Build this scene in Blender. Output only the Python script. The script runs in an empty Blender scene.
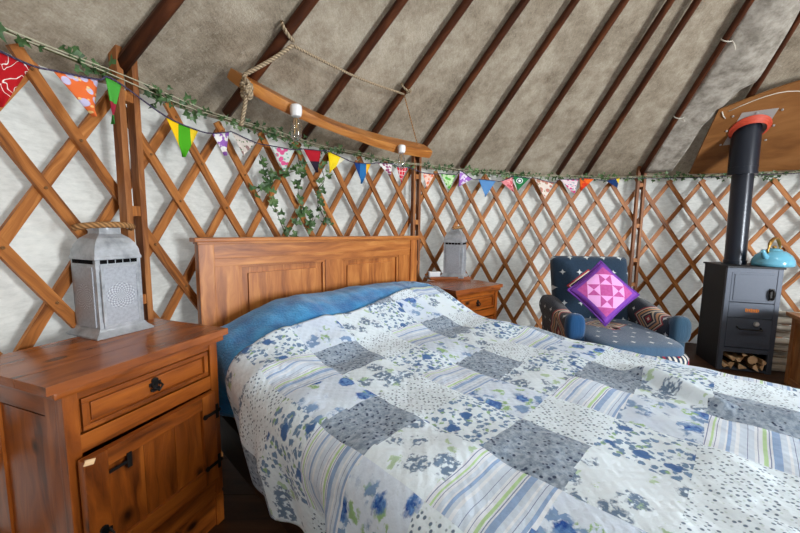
import bpy, bmesh, math, random
from mathutils import Vector, Matrix, noise
from math import sin, cos, pi, radians, hypot, atan2, sqrt, exp
random.seed(7)
scene = bpy.context.scene
COL = scene.collection
V = Vector

# ------------------------------------------------------------------ camera
CH = 1.05
PITCH, ROLL, FPX = .107, .012, 355.0
cam = bpy.data.cameras.new('camera'); camo = bpy.data.objects.new('camera', cam); COL.objects.link(camo)
cam.sensor_width = 36; cam.lens = 36 * FPX / 800; cam.clip_start = .02; cam.clip_end = 200
_f = V((0, cos(PITCH), -sin(PITCH))); _u = V((0, sin(PITCH), cos(PITCH))); _r = V((1, 0, 0))
_R = _r * cos(ROLL) + _u * sin(ROLL); _U = -_r * sin(ROLL) + _u * cos(ROLL)
camo.matrix_world = Matrix(((_R.x, _U.x, -_f.x, 0), (_R.y, _U.y, -_f.y, 0), (_R.z, _U.z, -_f.z, CH), (0, 0, 0, 1)))
scene.camera = camo

# ------------------------------------------------------------------ yurt dimensions
CX, CY, RW, ZW = 1.774, .523, 2.895, 1.57
ZC = 3.73                                # apex of the cone of poles
SL = (ZC - ZW) / RW

# ------------------------------------------------------------------ light
world = bpy.data.worlds.new('world'); scene.world = world; world.use_nodes = True
bg = world.node_tree.nodes['Background']; bg.inputs[0].default_value = (.86, .93, 1.0, 1); bg.inputs[1].default_value = 1.25
def area(name, loc, target, sx, sy, power, col):
    l = bpy.data.lights.new(name, 'AREA'); l.shape = 'RECTANGLE'; l.size = sx; l.size_y = sy; l.energy = power; l.color = col
    o = bpy.data.objects.new(name, l); COL.objects.link(o); o.location = loc
    o.rotation_euler = (V(target) - V(loc)).to_track_quat('-Z', 'Y').to_euler(); return o
area('crown_daylight', (CX, CY, 3.36), (CX, CY, 0), .8, .8, 320, (.92, .965, 1))
DAZ = radians(-42)                       # azimuth of the doorway, out of frame
dx, dy = CX + (RW - .08) * cos(DAZ), CY + (RW - .08) * sin(DAZ)
area('doorway_daylight', (dx, dy, .95), (CX, CY, 1.0), .9, 1.3, 110, (.93, .97, 1))
scene.view_settings.view_transform = 'Standard'; scene.view_settings.look = 'None'
scene.view_settings.exposure = 0.95; scene.view_settings.gamma = 1; scene.view_settings.use_curve_mapping = False
scene.cycles.max_bounces = 8; scene.cycles.diffuse_bounces = 5

# ------------------------------------------------------------------ node helpers
def lin(c):
    return tuple((x / 255 / 12.92 if x / 255 <= .04045 else ((x / 255 + .055) / 1.055) ** 2.4) for x in c) + (1,)
class NT:
    def __init__(s, name):
        s.mat = bpy.data.materials.new(name); s.mat.use_nodes = True
        s.t = s.mat.node_tree; s.b = s.t.nodes['Principled BSDF']; s.out = s.t.nodes['Material Output']
    def n(s, typ, **k):
        nd = s.t.nodes.new(typ)
        for a, b in k.items(): setattr(nd, a, b)
        return nd
    def put(s, sock, v):
        if v is None: return
        if isinstance(v, bpy.types.NodeSocket): s.t.links.new(v, sock)
        elif isinstance(v, (tuple, list)) and sock.type == 'RGBA': sock.default_value = tuple(v) if len(v) == 4 else tuple(v) + (1,)
        else: sock.default_value = v
    def m(s, op, a, b=None, c=None):
        nd = s.n('ShaderNodeMath', operation=op)
        for i, v in enumerate((a, b, c)): s.put(nd.inputs[i], v)
        return nd.outputs[0]
    def uv(s): return s.n('ShaderNodeUVMap').outputs[0]
    def obj(s): return s.n('ShaderNodeTexCoord').outputs['Object']
    def xyz(s, v):
        nd = s.n('ShaderNodeSeparateXYZ'); s.put(nd.inputs[0], v); return nd.outputs
    def comb(s, x, y, z=0.0):
        nd = s.n('ShaderNodeCombineXYZ')
        for i, v in enumerate((x, y, z)): s.put(nd.inputs[i], v)
        return nd.outputs[0]
    def scale(s, v, k):
        nd = s.n('ShaderNodeMapping'); s.put(nd.inputs[0], v); nd.inputs['Scale'].default_value = k; return nd.outputs[0]
    def noise(s, v, sc, det=3, rough=.5, dist=0, col=False):
        nd = s.n('ShaderNodeTexNoise'); s.put(nd.inputs['Vector'], v); s.put(nd.inputs['Scale'], float(sc)); nd.inputs['Detail'].default_value = det
        nd.inputs['Roughness'].default_value = rough; nd.inputs['Distortion'].default_value = dist
        return nd.outputs[1 if col else 0]
    def voro(s, v, sc, feat='F1', rnd=1.0, out='Distance'):
        nd = s.n('ShaderNodeTexVoronoi', feature=feat); s.put(nd.inputs['Vector'], v); s.put(nd.inputs['Scale'], float(sc)); nd.inputs['Randomness'].default_value = rnd
        return nd.outputs[out]
    def ramp(s, f, stops, interp='LINEAR'):
        nd = s.n('ShaderNodeValToRGB'); r = nd.color_ramp; r.interpolation = interp
        while len(r.elements) < len(stops): r.elements.new(.5)
        for e, (p, c) in zip(r.elements, stops):
            e.position = p; e.color = c if len(c) == 4 else tuple(c) + (1,)
        s.put(nd.inputs[0], f); return nd.outputs[0]
    def mix(s, f, a, b, mode='MIX'):
        nd = s.n('ShaderNodeMix', data_type='RGBA', blend_type=mode)
        s.put(nd.inputs[0], f); s.put(nd.inputs[6], a); s.put(nd.inputs[7], b); return nd.outputs[2]
    def step(s, v, e, soft=.05):         # 1 where v < e
        nd = s.n('ShaderNodeMapRange'); s.put(nd.inputs[0], v); nd.inputs[1].default_value = e - soft; nd.inputs[2].default_value = e + soft
        nd.inputs[3].default_value = 1; nd.inputs[4].default_value = 0; return nd.outputs[0]
    def bump(s, h, st=.3, d=.01):
        nd = s.n('ShaderNodeBump'); nd.inputs['Strength'].default_value = st; nd.inputs['Distance'].default_value = d
        s.put(nd.inputs['Height'], h); s.t.links.new(nd.outputs[0], s.b.inputs['Normal']); return nd.outputs[0]
    def fin(s, col, rough=.6, spec=.5, metal=0, **k):
        s.put(s.b.inputs['Base Color'], col); s.put(s.b.inputs['Roughness'], rough)
        s.b.inputs['Specular IOR Level'].default_value = spec; s.b.inputs['Metallic'].default_value = metal
        for a, b in k.items(): s.put(s.b.inputs[a], b)
        return s.mat

def wood(name, c0, c1, c2, rough=.45, spec=.4, fine=34, knots=False, bump=.12):
    s = NT(name); x = s.xyz(s.uv())
    wv = s.noise(s.comb(s.m('MULTIPLY', x[0], 2.2), s.m('MULTIPLY', x[1], 9.0), .3), 1, 3, .6)
    g = s.noise(s.comb(s.m('MULTIPLY', x[0], 3.0), s.m('MULTIPLY', s.m('ADD', x[1], s.m('MULTIPLY', wv, .12)), float(fine)), .7), 1, 5, .6, .4)
    b = s.noise(s.comb(s.m('MULTIPLY', x[0], .9), s.m('MULTIPLY', x[1], 12.0), 4.), 1, 2)
    f = s.m('ADD', s.m('MULTIPLY', g, .8), s.m('MULTIPLY', b, .2))
    c = s.ramp(f, [(.33, c0), (.5, c1), (.66, c2)])
    if knots:
        k = s.voro(s.comb(s.m('MULTIPLY', x[0], 5.5), s.m('MULTIPLY', x[1], 9.), 2.), 1)
        c = s.mix(s.step(k, .12, .06), c, tuple(v * .22 for v in c0[:3]) + (1,))
    s.bump(g, bump, .004)
    return s.fin(c, rough, spec)
def plain(name, c, rough=.5, spec=.5, metal=0, nz=0.0, bump=0.0, sc=20.):
    s = NT(name)
    if nz or bump:
        h = s.noise(s.obj(), sc, 4)
        col = s.mix(s.m('MULTIPLY', h, nz), c, tuple(v * .35 for v in c[:3]) + (1,)) if nz else c
        if bump: s.bump(h, bump, .005)
    else: col = c
    return s.fin(col, rough, spec, metal)

M = {}
M['lattice'] = wood('ash_lattice_wood', lin((104, 58, 24)), lin((160, 98, 46)), lin((194, 130, 70)), .5, .35, 40)
M['post'] = wood('post_wood', lin((92, 50, 24)), lin((140, 86, 46)), lin((174, 118, 68)), .5, .35, 30)
M['pole'] = wood('stained_pole_wood', lin((48, 24, 14)), lin((76, 40, 22)), lin((106, 60, 34)), .6, .2, 20)
M['stand'] = wood('waxed_pine', lin((84, 38, 10)), lin((140, 72, 22)), lin((172, 96, 34)), .28, .5, 26, True)
M['standtop'] = wood('waxed_pine_top', lin((104, 52, 22)), lin((146, 80, 38)), lin((170, 100, 52)), .24, .5, 22, True)
M['head'] = wood('headboard_pine', lin((124, 64, 24)), lin((174, 104, 46)), lin((202, 134, 68)), .42, .4, 26)
M['beam'] = wood('beam_wood', lin((116, 62, 24)), lin((168, 104, 46)), lin((196, 134, 68)), .4, .4, 24)
M['ply'] = wood('plywood', lin((118, 74, 36)), lin((142, 94, 50)), lin((158, 108, 62)), .6, .3, 12, False, .05)
M['chest'] = wood('chest_wood', lin((124, 74, 40)), lin((176, 120, 72)), lin((204, 150, 98)), .45, .4, 22)
M['floor'] = wood('floor_boards', lin((44, 27, 16)), lin((68, 43, 26)), lin((88, 58, 36)), .5, .4, 18)
M['railwood'] = wood('bed_rail_wood_shaded', lin((26, 16, 10)), lin((38, 24, 15)), lin((52, 32, 20)), .5, .4, 20)  # wood darkened for the shade under the bed; chair legs share it
M['bark'] = wood('bark', lin((52, 38, 28)), lin((84, 64, 46)), lin((120, 96, 72)), .9, .1, 40)
M['log'] = wood('split_log', lin((190, 146, 104)), lin((224, 186, 142)), lin((240, 212, 174)), .8, .2, 60)
M['birch'] = wood('birch_bark', lin((92, 88, 82)), lin((190, 184, 172)), lin((214, 210, 200)), .8, .2, 9)
M['iron'] = plain('black_iron', lin((22, 20, 20)), .5, .5, .4)
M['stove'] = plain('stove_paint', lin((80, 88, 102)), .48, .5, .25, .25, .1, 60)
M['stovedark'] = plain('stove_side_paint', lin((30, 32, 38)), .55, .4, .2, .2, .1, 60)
M['flue'] = plain('flue_enamel', lin((26, 34, 48)), .28, .6, .2)
M['silicone'] = plain('red_silicone', lin((196, 72, 48)), .55, .4)
M['steel'] = plain('steel_plate', lin((190, 188, 186)), .45, .5, .4)
M['white'] = plain('white_ceramic', lin((235, 236, 238)), .25, .5)
M['whitebox'] = plain('white_card', lin((214, 220, 226)), .6, .3)
M['brass'] = plain('brass', lin((190, 150, 84)), .3, .5, .9)
M['kettle'] = plain('blue_enamel', lin((112, 186, 214)), .14, .6)
M['leafstem'] = plain('ivy_stem', lin((70, 66, 40)), .7, .2)
M['wire'] = plain('pale_cable', lin((186, 184, 158)), .5, .3)
M['orange'] = plain('orange_badge', lin((222, 128, 40)), .5, .4)
M['blackfab'] = plain('mattress_ticking', lin((40, 44, 56)), .9, .1)
M['filament'] = plain('filament', lin((200, 150, 70)), .4, .5, .6)
s = NT('clear_glass'); tr = s.n('ShaderNodeBsdfTransparent'); tr.inputs[0].default_value = (.9, .92, .93, 1); gl = s.n('ShaderNodeBsdfGlossy'); gl.inputs['Roughness'].default_value = .03
lw = s.n('ShaderNodeLayerWeight'); lw.inputs[0].default_value = .5; mx = s.n('ShaderNodeMixShader'); s.t.links.new(s.m('MULTIPLY_ADD', lw.outputs[1], .8, .06), mx.inputs[0])
s.t.links.new(tr.outputs[0], mx.inputs[1]); s.t.links.new(gl.outputs[0], mx.inputs[2]); s.t.links.new(mx.outputs[0], s.out.inputs[0]); M['glass'] = s.mat

def rope(name, c):
    s = NT(name); x = s.xyz(s.uv())
    w = s.m('SINE', s.m('ADD', s.m('MULTIPLY', x[0], 420.), s.m('MULTIPLY', x[1], 300.)))
    f = s.m('MULTIPLY_ADD', w, .5, .5)
    s.bump(f, .7, .004)
    return s.fin(s.mix(f, tuple(v * .45 for v in c[:3]) + (1,), c), .9, .1)
M['rope'] = rope('jute_rope', lin((186, 166, 138)))
M['handle'] = rope('handle_rope', lin((184, 138, 92)))
M['cord'] = rope('bunting_cord', lin((92, 84, 110)))
M['string'] = plain('white_string', lin((214, 208, 196)), .9, .1)

s = NT('ivy_leaf'); o_ = s.obj(); a_ = s.noise(o_, 14, 2); M['leaf'] = s.fin(s.ramp(a_, [(.35, lin((40, 66, 36))), (.55, lin((76, 108, 62))), (.7, lin((124, 150, 100)))]), .45, .4)

s = NT('roof_canvas'); o_ = s.obj()
a_ = s.noise(o_, 2.3, 4, .6); b_ = s.noise(s.scale(o_, (1, 1, 1.2)), 11, 5, .65); c_ = s.noise(s.scale(o_, (14, 3, 9)), 7, 5, .7, .6)
w_ = s.noise(s.scale(o_, (60, 60, 18)), 3, 3, .6); sp = s.noise(s.scale(o_, (9, 26, 9)), 2.2, 4, .75, .8)
f_ = s.m('ADD', s.m('ADD', s.m('MULTIPLY', a_, .35), s.m('MULTIPLY', b_, .3)), s.m('ADD', s.m('MULTIPLY', c_, .2), s.m('MULTIPLY', w_, .15)))
k_ = s.ramp(f_, [(.38, lin((118, 106, 90))), (.5, lin((162, 150, 132))), (.62, lin((194, 184, 166)))])
k_ = s.mix(s.m('MULTIPLY', s.step(sp, .36, .05), .35), k_, lin((206, 198, 184)))
s.bump(s.m('ADD', w_, c_), .35, .01)
M['roof'] = s.fin(k_, .95, .1)
tr = s.n('ShaderNodeBsdfTranslucent'); s.put(tr.inputs[0], k_); mx = s.n('ShaderNodeMixShader'); mx.inputs[0].default_value = .05
s.t.links.new(s.b.outputs[0], mx.inputs[1]); s.t.links.new(tr.outputs[0], mx.inputs[2]); s.t.links.new(mx.outputs[0], s.out.inputs[0])
s = NT('lining_flap_canvas'); o_ = s.obj(); b_ = s.noise(o_, 13, 5, .7); M['flap'] = s.fin(s.ramp(b_, [(.35, lin((128, 122, 112))), (.65, lin((184, 178, 168)))]), .95, .1)
s.bump(b_, .4, .01)

s = NT('wall_canvas'); o_ = s.obj()
a_ = s.noise(o_, 3, 4, .6); b_ = s.noise(s.scale(o_, (1, 1, 3)), 22, 4, .7)
col = s.ramp(s.m('ADD', s.m('MULTIPLY', a_, .5), s.m('MULTIPLY', b_, .5)), [(.38, lin((184, 185, 180))), (.55, lin((206, 207, 202))), (.7, lin((218, 218, 212)))])
s.bump(b_, .25, .01); s.fin(col, .95, .1)
tr = s.n('ShaderNodeBsdfTranslucent'); s.put(tr.inputs[0], col); mx = s.n('ShaderNodeMixShader'); mx.inputs[0].default_value = .12
s.t.links.new(s.b.outputs[0], mx.inputs[1]); s.t.links.new(tr.outputs[0], mx.inputs[2]); s.t.links.new(mx.outputs[0], s.out.inputs[0])
M['wall'] = s.mat

# engraved lantern metal
s = NT('galvanised_metal'); o_ = s.obj(); a_ = s.noise(o_, 22, 4, .6)
M['galv'] = s.fin(s.ramp(a_, [(.3, lin((140, 145, 152))), (.7, lin((190, 195, 202)))]), .45, .5, .35)
s = NT('engraved_metal'); x = s.xyz(s.uv())
r_ = s.m('SQRT', s.m('ADD', s.m('POWER', x[0], 2.), s.m('POWER', x[1], 2.)))
an = s.m('ARCTAN2', x[1], x[0])
e1 = s.m('MULTIPLY', s.m('SINE', s.m('MULTIPLY', r_, 560.)), s.m('SINE', s.m('MULTIPLY', an, 16.)))
e2 = s.noise(s.uv(), 90, 3, .7)
in_ = s.step(r_, .046, .002)
e_ = s.m('ADD', s.m('MULTIPLY', e1, in_), s.m('MULTIPLY', e2, .9)); s.bump(e_, .3, .003)
M['engrave'] = s.fin(s.ramp(e_, [(.2, lin((148, 153, 162))), (.6, lin((176, 181, 190))), (1., lin((192, 197, 206)))]), .5, .5, .35)
M['dark'] = plain('slot_shade', lin((12, 12, 14)), .9, .1)

# ------------------------------------------------------------------ mesh builder
class MB:
    def __init__(s): s.bm = bmesh.new(); s.uvl = s.bm.loops.layers.uv.new('UVMap'); s.mi = 0
    def face(s, vs, uvs=None):
        try: f = s.bm.faces.new(vs)
        except ValueError: return None
        f.material_index = s.mi
        if uvs:
            for l, q in zip(f.loops, uvs): l[s.uvl].uv = q
        return f
    def box(s, c, d, rot=None, off=None, bev=0, taper=None, centred=False):
        c = V(c); hx, hy, hz = d[0] / 2, d[1] / 2, d[2] / 2
        L = max(range(3), key=lambda i: d[i]); ro = random.random() * 7 if off is None else off
        if centred: ro = 0
        P = {}
        for i in (-1, 1):
            for j in (-1, 1):
                for k in (-1, 1):
                    tx, ty = taper if (taper and k == 1) else (1, 1)
                    p = V((i * hx * tx, j * hy * ty, k * hz))
                    P[i, j, k] = p
        vv = {k: s.bm.verts.new((rot @ p if rot else p) + c) for k, p in P.items()}
        fs = []
        for ax, sg, ks in ((0, 1, [(1,-1,-1),(1,1,-1),(1,1,1),(1,-1,1)]), (0,-1,[(-1,1,-1),(-1,-1,-1),(-1,-1,1),(-1,1,1)]),
                       (1, 1, [(1,1,-1),(-1,1,-1),(-1,1,1),(1,1,1)]), (1,-1,[(-1,-1,-1),(1,-1,-1),(1,-1,1),(-1,-1,1)]),
                       (2, 1, [(-1,-1,1),(1,-1,1),(1,1,1),(-1,1,1)]), (2,-1,[(-1,1,-1),(1,1,-1),(1,-1,-1),(-1,-1,-1)])):
            o = [a for a in range(3) if a != ax]
            if centred: ua, va = o
            elif L in o: ua = L; va = [a for a in o if a != L][0]
            else: ua, va = o
            f = s.face([vv[k] for k in ks], [(P[k][ua] + ro, P[k][va] + (0 if centred else ro * 1.7 + ax * .3)) for k in ks]); fs.append(f)
        if bev > 0:
            es = list({e for f in fs for e in f.edges})
            bmesh.ops.bevel(s.bm, geom=es, offset=bev, segments=2, profile=.7, affect='EDGES')
        return s
    def tube(s, pts, r, n=8, cap=True, flat=None):
        pts = [V(p) for p in pts]; rs = r if isinstance(r, (list, tuple)) else [r] * len(pts)
        rings = []; up = None; dist = 0
        for i, p in enumerate(pts):
            t = (pts[min(i + 1, len(pts) - 1)] - pts[max(i - 1, 0)])
            t = t.normalized() if t.length > 1e-9 else V((0, 0, 1))
            if up is None:
                up = V((0, 0, 1)) if abs(t.z) < .9 else V((1, 0, 0))
            a = t.cross(up); a = a.normalized() if a.length > 1e-6 else V((1, 0, 0)); b = a.cross(t); up = b
            if i: dist += (p - pts[i - 1]).length
            fl = flat or (1, 1)
            rings.append(([s.bm.verts.new(p + a * cos(2 * pi * k / n) * rs[i] * fl[0] + b * sin(2 * pi * k / n) * rs[i] * fl[1]) for k in range(n)], dist))
        ro = random.random() * 5
        for (A, da), (B, db) in zip(rings, rings[1:]):
            for k in range(n):
                j = (k + 1) % n; w = 2 * pi * max(rs) / n
                s.face([A[k], A[j], B[j], B[k]], [(da + ro, k * w), (da + ro, (k + 1) * w), (db + ro, (k + 1) * w), (db + ro, k * w)])
        if cap: s.face(rings[0][0][::-1], [(ro + .01 * cos(k), .01 * sin(k)) for k in range(n)]); s.face(rings[-1][0], [(ro + .01 * cos(k), .01 * sin(k)) for k in range(n)])
        return s
    def lathe(s, prof, c=(0, 0, 0), n=24, rot=None, sq=False):
        c = V(c); rings = []
        for r, z in prof:
            if sq: pp = [(r, -r), (r, r), (-r, r), (-r, -r)]
            else: pp = [(max(r, 1e-4) * cos(2 * pi * k / n), max(r, 1e-4) * sin(2 * pi * k / n)) for k in range(n)]
            rings.append([s.bm.verts.new((rot @ V((x, y, z)) if rot else V((x, y, z))) + c) for x, y in pp])
        nn = len(rings[0])
        for (A, B, pa, pb) in zip(rings, rings[1:], prof, prof[1:]):
            for k in range(nn):
                j = (k + 1) % nn
                s.face([A[k], A[j], B[j], B[k]], [(k * .05, pa[1]), (k * .05 + .05, pa[1]), (k * .05 + .05, pb[1]), (k * .05, pb[1])])
        s.face(rings[0][::-1]); s.face(rings[-1]); return s
    def grid(s, fn, nu, nv, uvf=None, mif=None, closed=False):
        G = [[s.bm.verts.new(fn(i / nu, j / nv)) for j in range(nv + 1)] for i in range(nu + 1)]
        for i in range(nu):
            for j in range(nv):
                q = [(i, j), (i + 1, j), (i + 1, j + 1), (i, j + 1)]
                if mif: s.mi = mif((i + .5) / nu, (j + .5) / nv)
                s.face([G[a][b] for a, b in q], [uvf(a / nu, b / nv) if uvf else (a / nu, b / nv) for a, b in q])
        s.mi = 0; return s
    def soft(s, c, d, rot=None, e=.35, e2=None, nu=28, nv=16, bulge=0):
        """rounded cushion block (superellipsoid)"""
        c = V(c); e2 = e if e2 is None else e2
        sp = lambda t, p: math.copysign(abs(t) ** p, t)
        def fn(u, v):
            th = u * 2 * pi; ph = (v - .5) * pi * .9999
            p = V((d[0] / 2 * sp(cos(ph), e) * sp(cos(th), e2), d[1] / 2 * sp(cos(ph), e) * sp(sin(th), e2), d[2] / 2 * sp(sin(ph), e)))
            return (rot @ p if rot else p) + c
        def uvf(u, v):
            th = u * 2 * pi; ph = (v - .5) * pi
            x = d[0] / 2 * sp(cos(ph), e) * sp(cos(th), e2); y = d[1] / 2 * sp(cos(ph), e) * sp(sin(th), e2); z = d[2] / 2 * sp(sin(ph), e)
            return (x, y)
        s.grid(fn, nu, nv, uvf); bmesh.ops.remove_doubles(s.bm, verts=s.bm.verts, dist=1e-4); return s
    def build(s, name, mat, parent=None, smooth=False, ang=None):
        bmesh.ops.recalc_face_normals(s.bm, faces=s.bm.faces)
        me = bpy.data.meshes.new(name); s.bm.to_mesh(me); s.bm.free()
        for m in (mat if isinstance(mat, list) else [mat]): me.materials.append(m)
        if smooth:
            for p in me.polygons: p.use_smooth = True
            if ang: me.set_sharp_from_angle(angle=radians(ang))
        o = bpy.data.objects.new(name, me); COL.objects.link(o)
        if parent: o.parent = parent
        return o
def rotz(a): return Matrix.Rotation(a, 3, 'Z')
def tag(o, label=None, cat=None, group=None, kind=None):
    if label: o['label'] = label
    if cat: o['category'] = cat
    if group: o['group'] = group
    if kind: o['kind'] = kind
    return o
def thing(name, label, cat, loc=(0, 0, 0), rz=0, group=None):
    o = bpy.data.objects.new(name, None); COL.objects.link(o); o.empty_display_size = .1
    o.location = loc; o.rotation_euler = (0, 0, rz); return tag(o, label, cat, group)
def copy_tree(o, parent=None):
    c = o.copy(); COL.objects.link(c); c.parent = parent
    for ch in [x for x in bpy.data.objects if x.parent == o]: copy_tree(ch, c)
    return c
def bulge(az):                            # the wall sits a little further out at the left
    x_ = min(1, max(0, (az - radians(158)) / radians(14))); y_ = min(1, max(0, (radians(206) - az) / radians(14))); return .02 * x_ * x_ * (3 - 2 * x_) * y_
def wallp(s, z, r=RW):
    th = pi - s / RW; r = r + (bulge(th) if r > RW - .06 else 0); return V((CX + r * cos(th), CY + r * sin(th), z))
def conep(az, r, off=0):
    """point on the roof cone, off = distance below it"""
    z = ZC - SL * r; nrm = V((-SL * cos(az), -SL * sin(az), -1)).normalized()
    return V((CX + r * cos(az), CY + r * sin(az), z)) + nrm * off

# ------------------------------------------------------------------ setting
b = MB()
for k in range(-13, 14):
    yy = CY + k * .22; hw_ = sqrt(max(0, (RW + .15) ** 2 - (k * .22) ** 2)) + .02
    b.box((CX, yy, -.02), (2 * hw_, .217, .04))
tag(b.build('floor', M['floor']), kind='structure')
def wfn(u, v):
    az = DAZ + radians(10) + u * radians(340); z = -.02 + v * (ZW + .12)
    r = RW + .045 + bulge(az % (2 * pi)) + .006 * noise.noise(V((az * 6, z * 4, 0))) + .004 * sin(az * 40 + z * 3)
    return V((CX + r * cos(az), CY + r * sin(az), z))
tag(MB().grid(wfn, 340, 24).build('wall_back', M['wall'], smooth=True), kind='structure')
def rfn(u, v):
    az = u * 2 * pi; r = .42 + v * (RW + .07 + (bulge(az) if az < 3.6 else 0) - .42)
    off = -.012 + .004 * noise.noise(V((az * 9, r * 2, 3))) + .012 * noise.noise(V((az * 3, r * 1.5, 9)))
    return conep(az, r, off)
tag(MB().grid(rfn, 360, 40).build('ceiling', M['roof'], smooth=True), kind='structure')
# crown ring
b = MB(); b.lathe([(.40, 3.36), (.47, 3.33), (.49, 3.42), (.42, 3.46), (.40, 3.36)], (CX, CY, 0), 40)
tag(b.build('trim_1', M['pole']), kind='structure')
# door frame, out of shot
b = MB()
for sg in (-1, 1):
    a = DAZ + sg * radians(10.5); b.box((CX + RW * cos(a), CY + RW * sin(a), .82), (.08, .08, 1.64), rotz(a))
b.box((CX + RW * cos(DAZ), CY + RW * sin(DAZ), 1.64), (.08, 1.12, .09), rotz(DAZ))
tag(b.build('door_1', M['post']), kind='structure')

# roof poles
POLES = [(164.7, 'rising from the left double post'), (155.3, 'holding the rope above the left end of the hanging beam'), (145.5, 'crossing behind the middle of the hanging beam'),
         (136.0, 'holding the rope above the right end of the hanging beam'), (126.0, 'rising from the post beside the headboard'),
         (116.2, 'meeting the wall above the far lantern'), (106.0, 'meeting the wall near the green eye flag'), (96.6, 'meeting the wall near the pink floral flag'),
         (91.3, 'meeting the wall above the armchair'), (81.4, 'rising from the post behind the armchair'), (71.5, 'running behind the plywood flue board')]
for az, txt in POLES:
    a = radians(az); b = MB()
    p0 = conep(a, RW - .03, .026); p1 = conep(a, .44, .026); n_ = 10
    b.tube([p0.lerp(p1, i / n_) for i in range(n_ + 1)], [.0235 - .003 * i / n_ for i in range(n_ + 1)], 8, flat=(.92, 1.0))
    tag(b.build('roof_pole', M['pole'], smooth=True), 'dark stained roof pole ' + txt, 'pole', 'dark roof poles')

# lattice wall
FS = [1.095, 1.325, 1.539, 1.775, 2.0, 2.225, 2.485, 2.716, 2.967, 3.241, 3.484, 3.744, 3.972, 4.22, 4.497, 4.736, 4.98, 5.248, 5.51, 5.737, 5.983, 6.235, 6.483]
BS = [-.446, -.218, .015, .238, .483, .714, .957, 1.215, 1.456, 1.72, 1.975, 2.228, 2.473, 2.718, 2.98, 3.248, 3.505, 3.738, 4.025, 4.248, 4.5, 4.736, 4.985]
for k in range(1, 9): FS.append(6.483 + .245 * k); BS.append(4.985 + .25 * k)
for k in range(1, 9): FS.append(1.095 - .235 * k); BS.append(-.446 - .235 * k)
SEC = [(-1.1, .80, 'left of the left post'), (.77, 2.745, 'behind the headboard'), (2.735, 4.99, 'behind the far nightstand and armchair'), (4.98, 7.3, 'behind the stove')]
def slat(c, sg, s0, s1, r, parent):
    pts = []
    N = 60
    jz = random.uniform(-.02, .02)
    for i in range(N + 1):
        z = .03 + (1.525 + jz - .03) * i / N; s_ = c + sg * z / 1.5
        pts.append((s_, z))
    pts = [p for p in pts if s0 <= p[0] <= s1]
    if len(pts) < 2: return
    b = MB(); prev = None; w = .017; t = .006; ro = random.random() * 9
    for i, (s_, z) in enumerate(pts):
        P = wallp(s_, z, r); th = pi - s_ / RW; N_ = V((cos(th), sin(th), 0))
        T = (wallp(s_ + sg * .01, z + .015, r) - P).normalized(); S = N_.cross(T).normalized()
        ring = [b.bm.verts.new(P + S * w * a + N_ * t * c_) for a, c_ in ((-1, -1), (1, -1), (1, 1), (-1, 1))]
        if prev:
            for k in range(4):
                j = (k + 1) % 4; d0 = ro + prev[1]; d1 = ro + z * 1.2; v0 = ro + k * .034; v1 = v0 + (.034 if k % 2 == 0 else .012)
                b.face([prev[0][k], prev[0][j], ring[j], ring[k]], [(d0, v0), (d0, v1), (d1, v1), (d1, v0)])
        else: b.face(ring)
        prev = (ring, z * 1.2)
    b.face(prev[0][::-1])
    return b.build('slat', M['lattice'], parent)
rm = MB(); rm.lathe([(.0, -.004), (.0045, -.004), (.0045, .002), (.003, .004), (0, .004)], n=8)
rmesh = None
for s0, s1, txt in SEC:
    t = thing('lattice_panel', 'criss-cross wooden trellis wall section ' + txt, 'lattice', wallp((s0 + s1) / 2, 0), 0, 'trellis wall sections')
    inv = -V(t.location)
    kids = []
    for c in BS: kids.append(slat(c, 1, s0, s1, RW - .012, t))
    for c in FS: kids.append(slat(c, -1, s0, s1, RW - .026, t))
    for o in kids:
        if o: o.location = inv
    for c in FS:
        for d in BS:
            z = (c - d) * .75; s_ = c - z / 1.5
            if .08 < z < 1.5 and s0 + .02 < s_ < s1 - .02 and s_ < 1.4:
                if rmesh is None:
                    o = rm.build('bolt', M['handle'], t); rmesh = o.data
                else:
                    o = bpy.data.objects.new('bolt', rmesh); COL.objects.link(o); o.parent = t
                th = pi - s_ / RW
                o.location = wallp(s_, z, RW - .034) + inv
                o.rotation_euler = V((-cos(th), -sin(th), 0)).to_track_quat('Z', 'Y').to_euler()

# double posts
for sp, top, txt in ((.785, 1.66, 'between the near lantern and the headboard, lit pale on its edges'), (2.74, 1.62, 'beside the right end of the headboard'), (4.985, 1.64, 'behind the right arm of the armchair')):
    t = thing('wall_post', 'tall double wooden post ' + txt, 'post', wallp(sp, 0, RW - .062), pi - sp / RW, 'double posts round the wall')
    for sg in (-1, 1):
        b = MB(); b.box((0, sg * .026, top / 2), (.036, .022, top), bev=.003); b.build('upright', M['post'], t)
    for z in (.2, .55, .78, 1.1, top - .17):
        b = MB(); b.box((0, 0, z), (.030, .029, .035)); b.build('spacer_block', M['lattice'], t)

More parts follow.
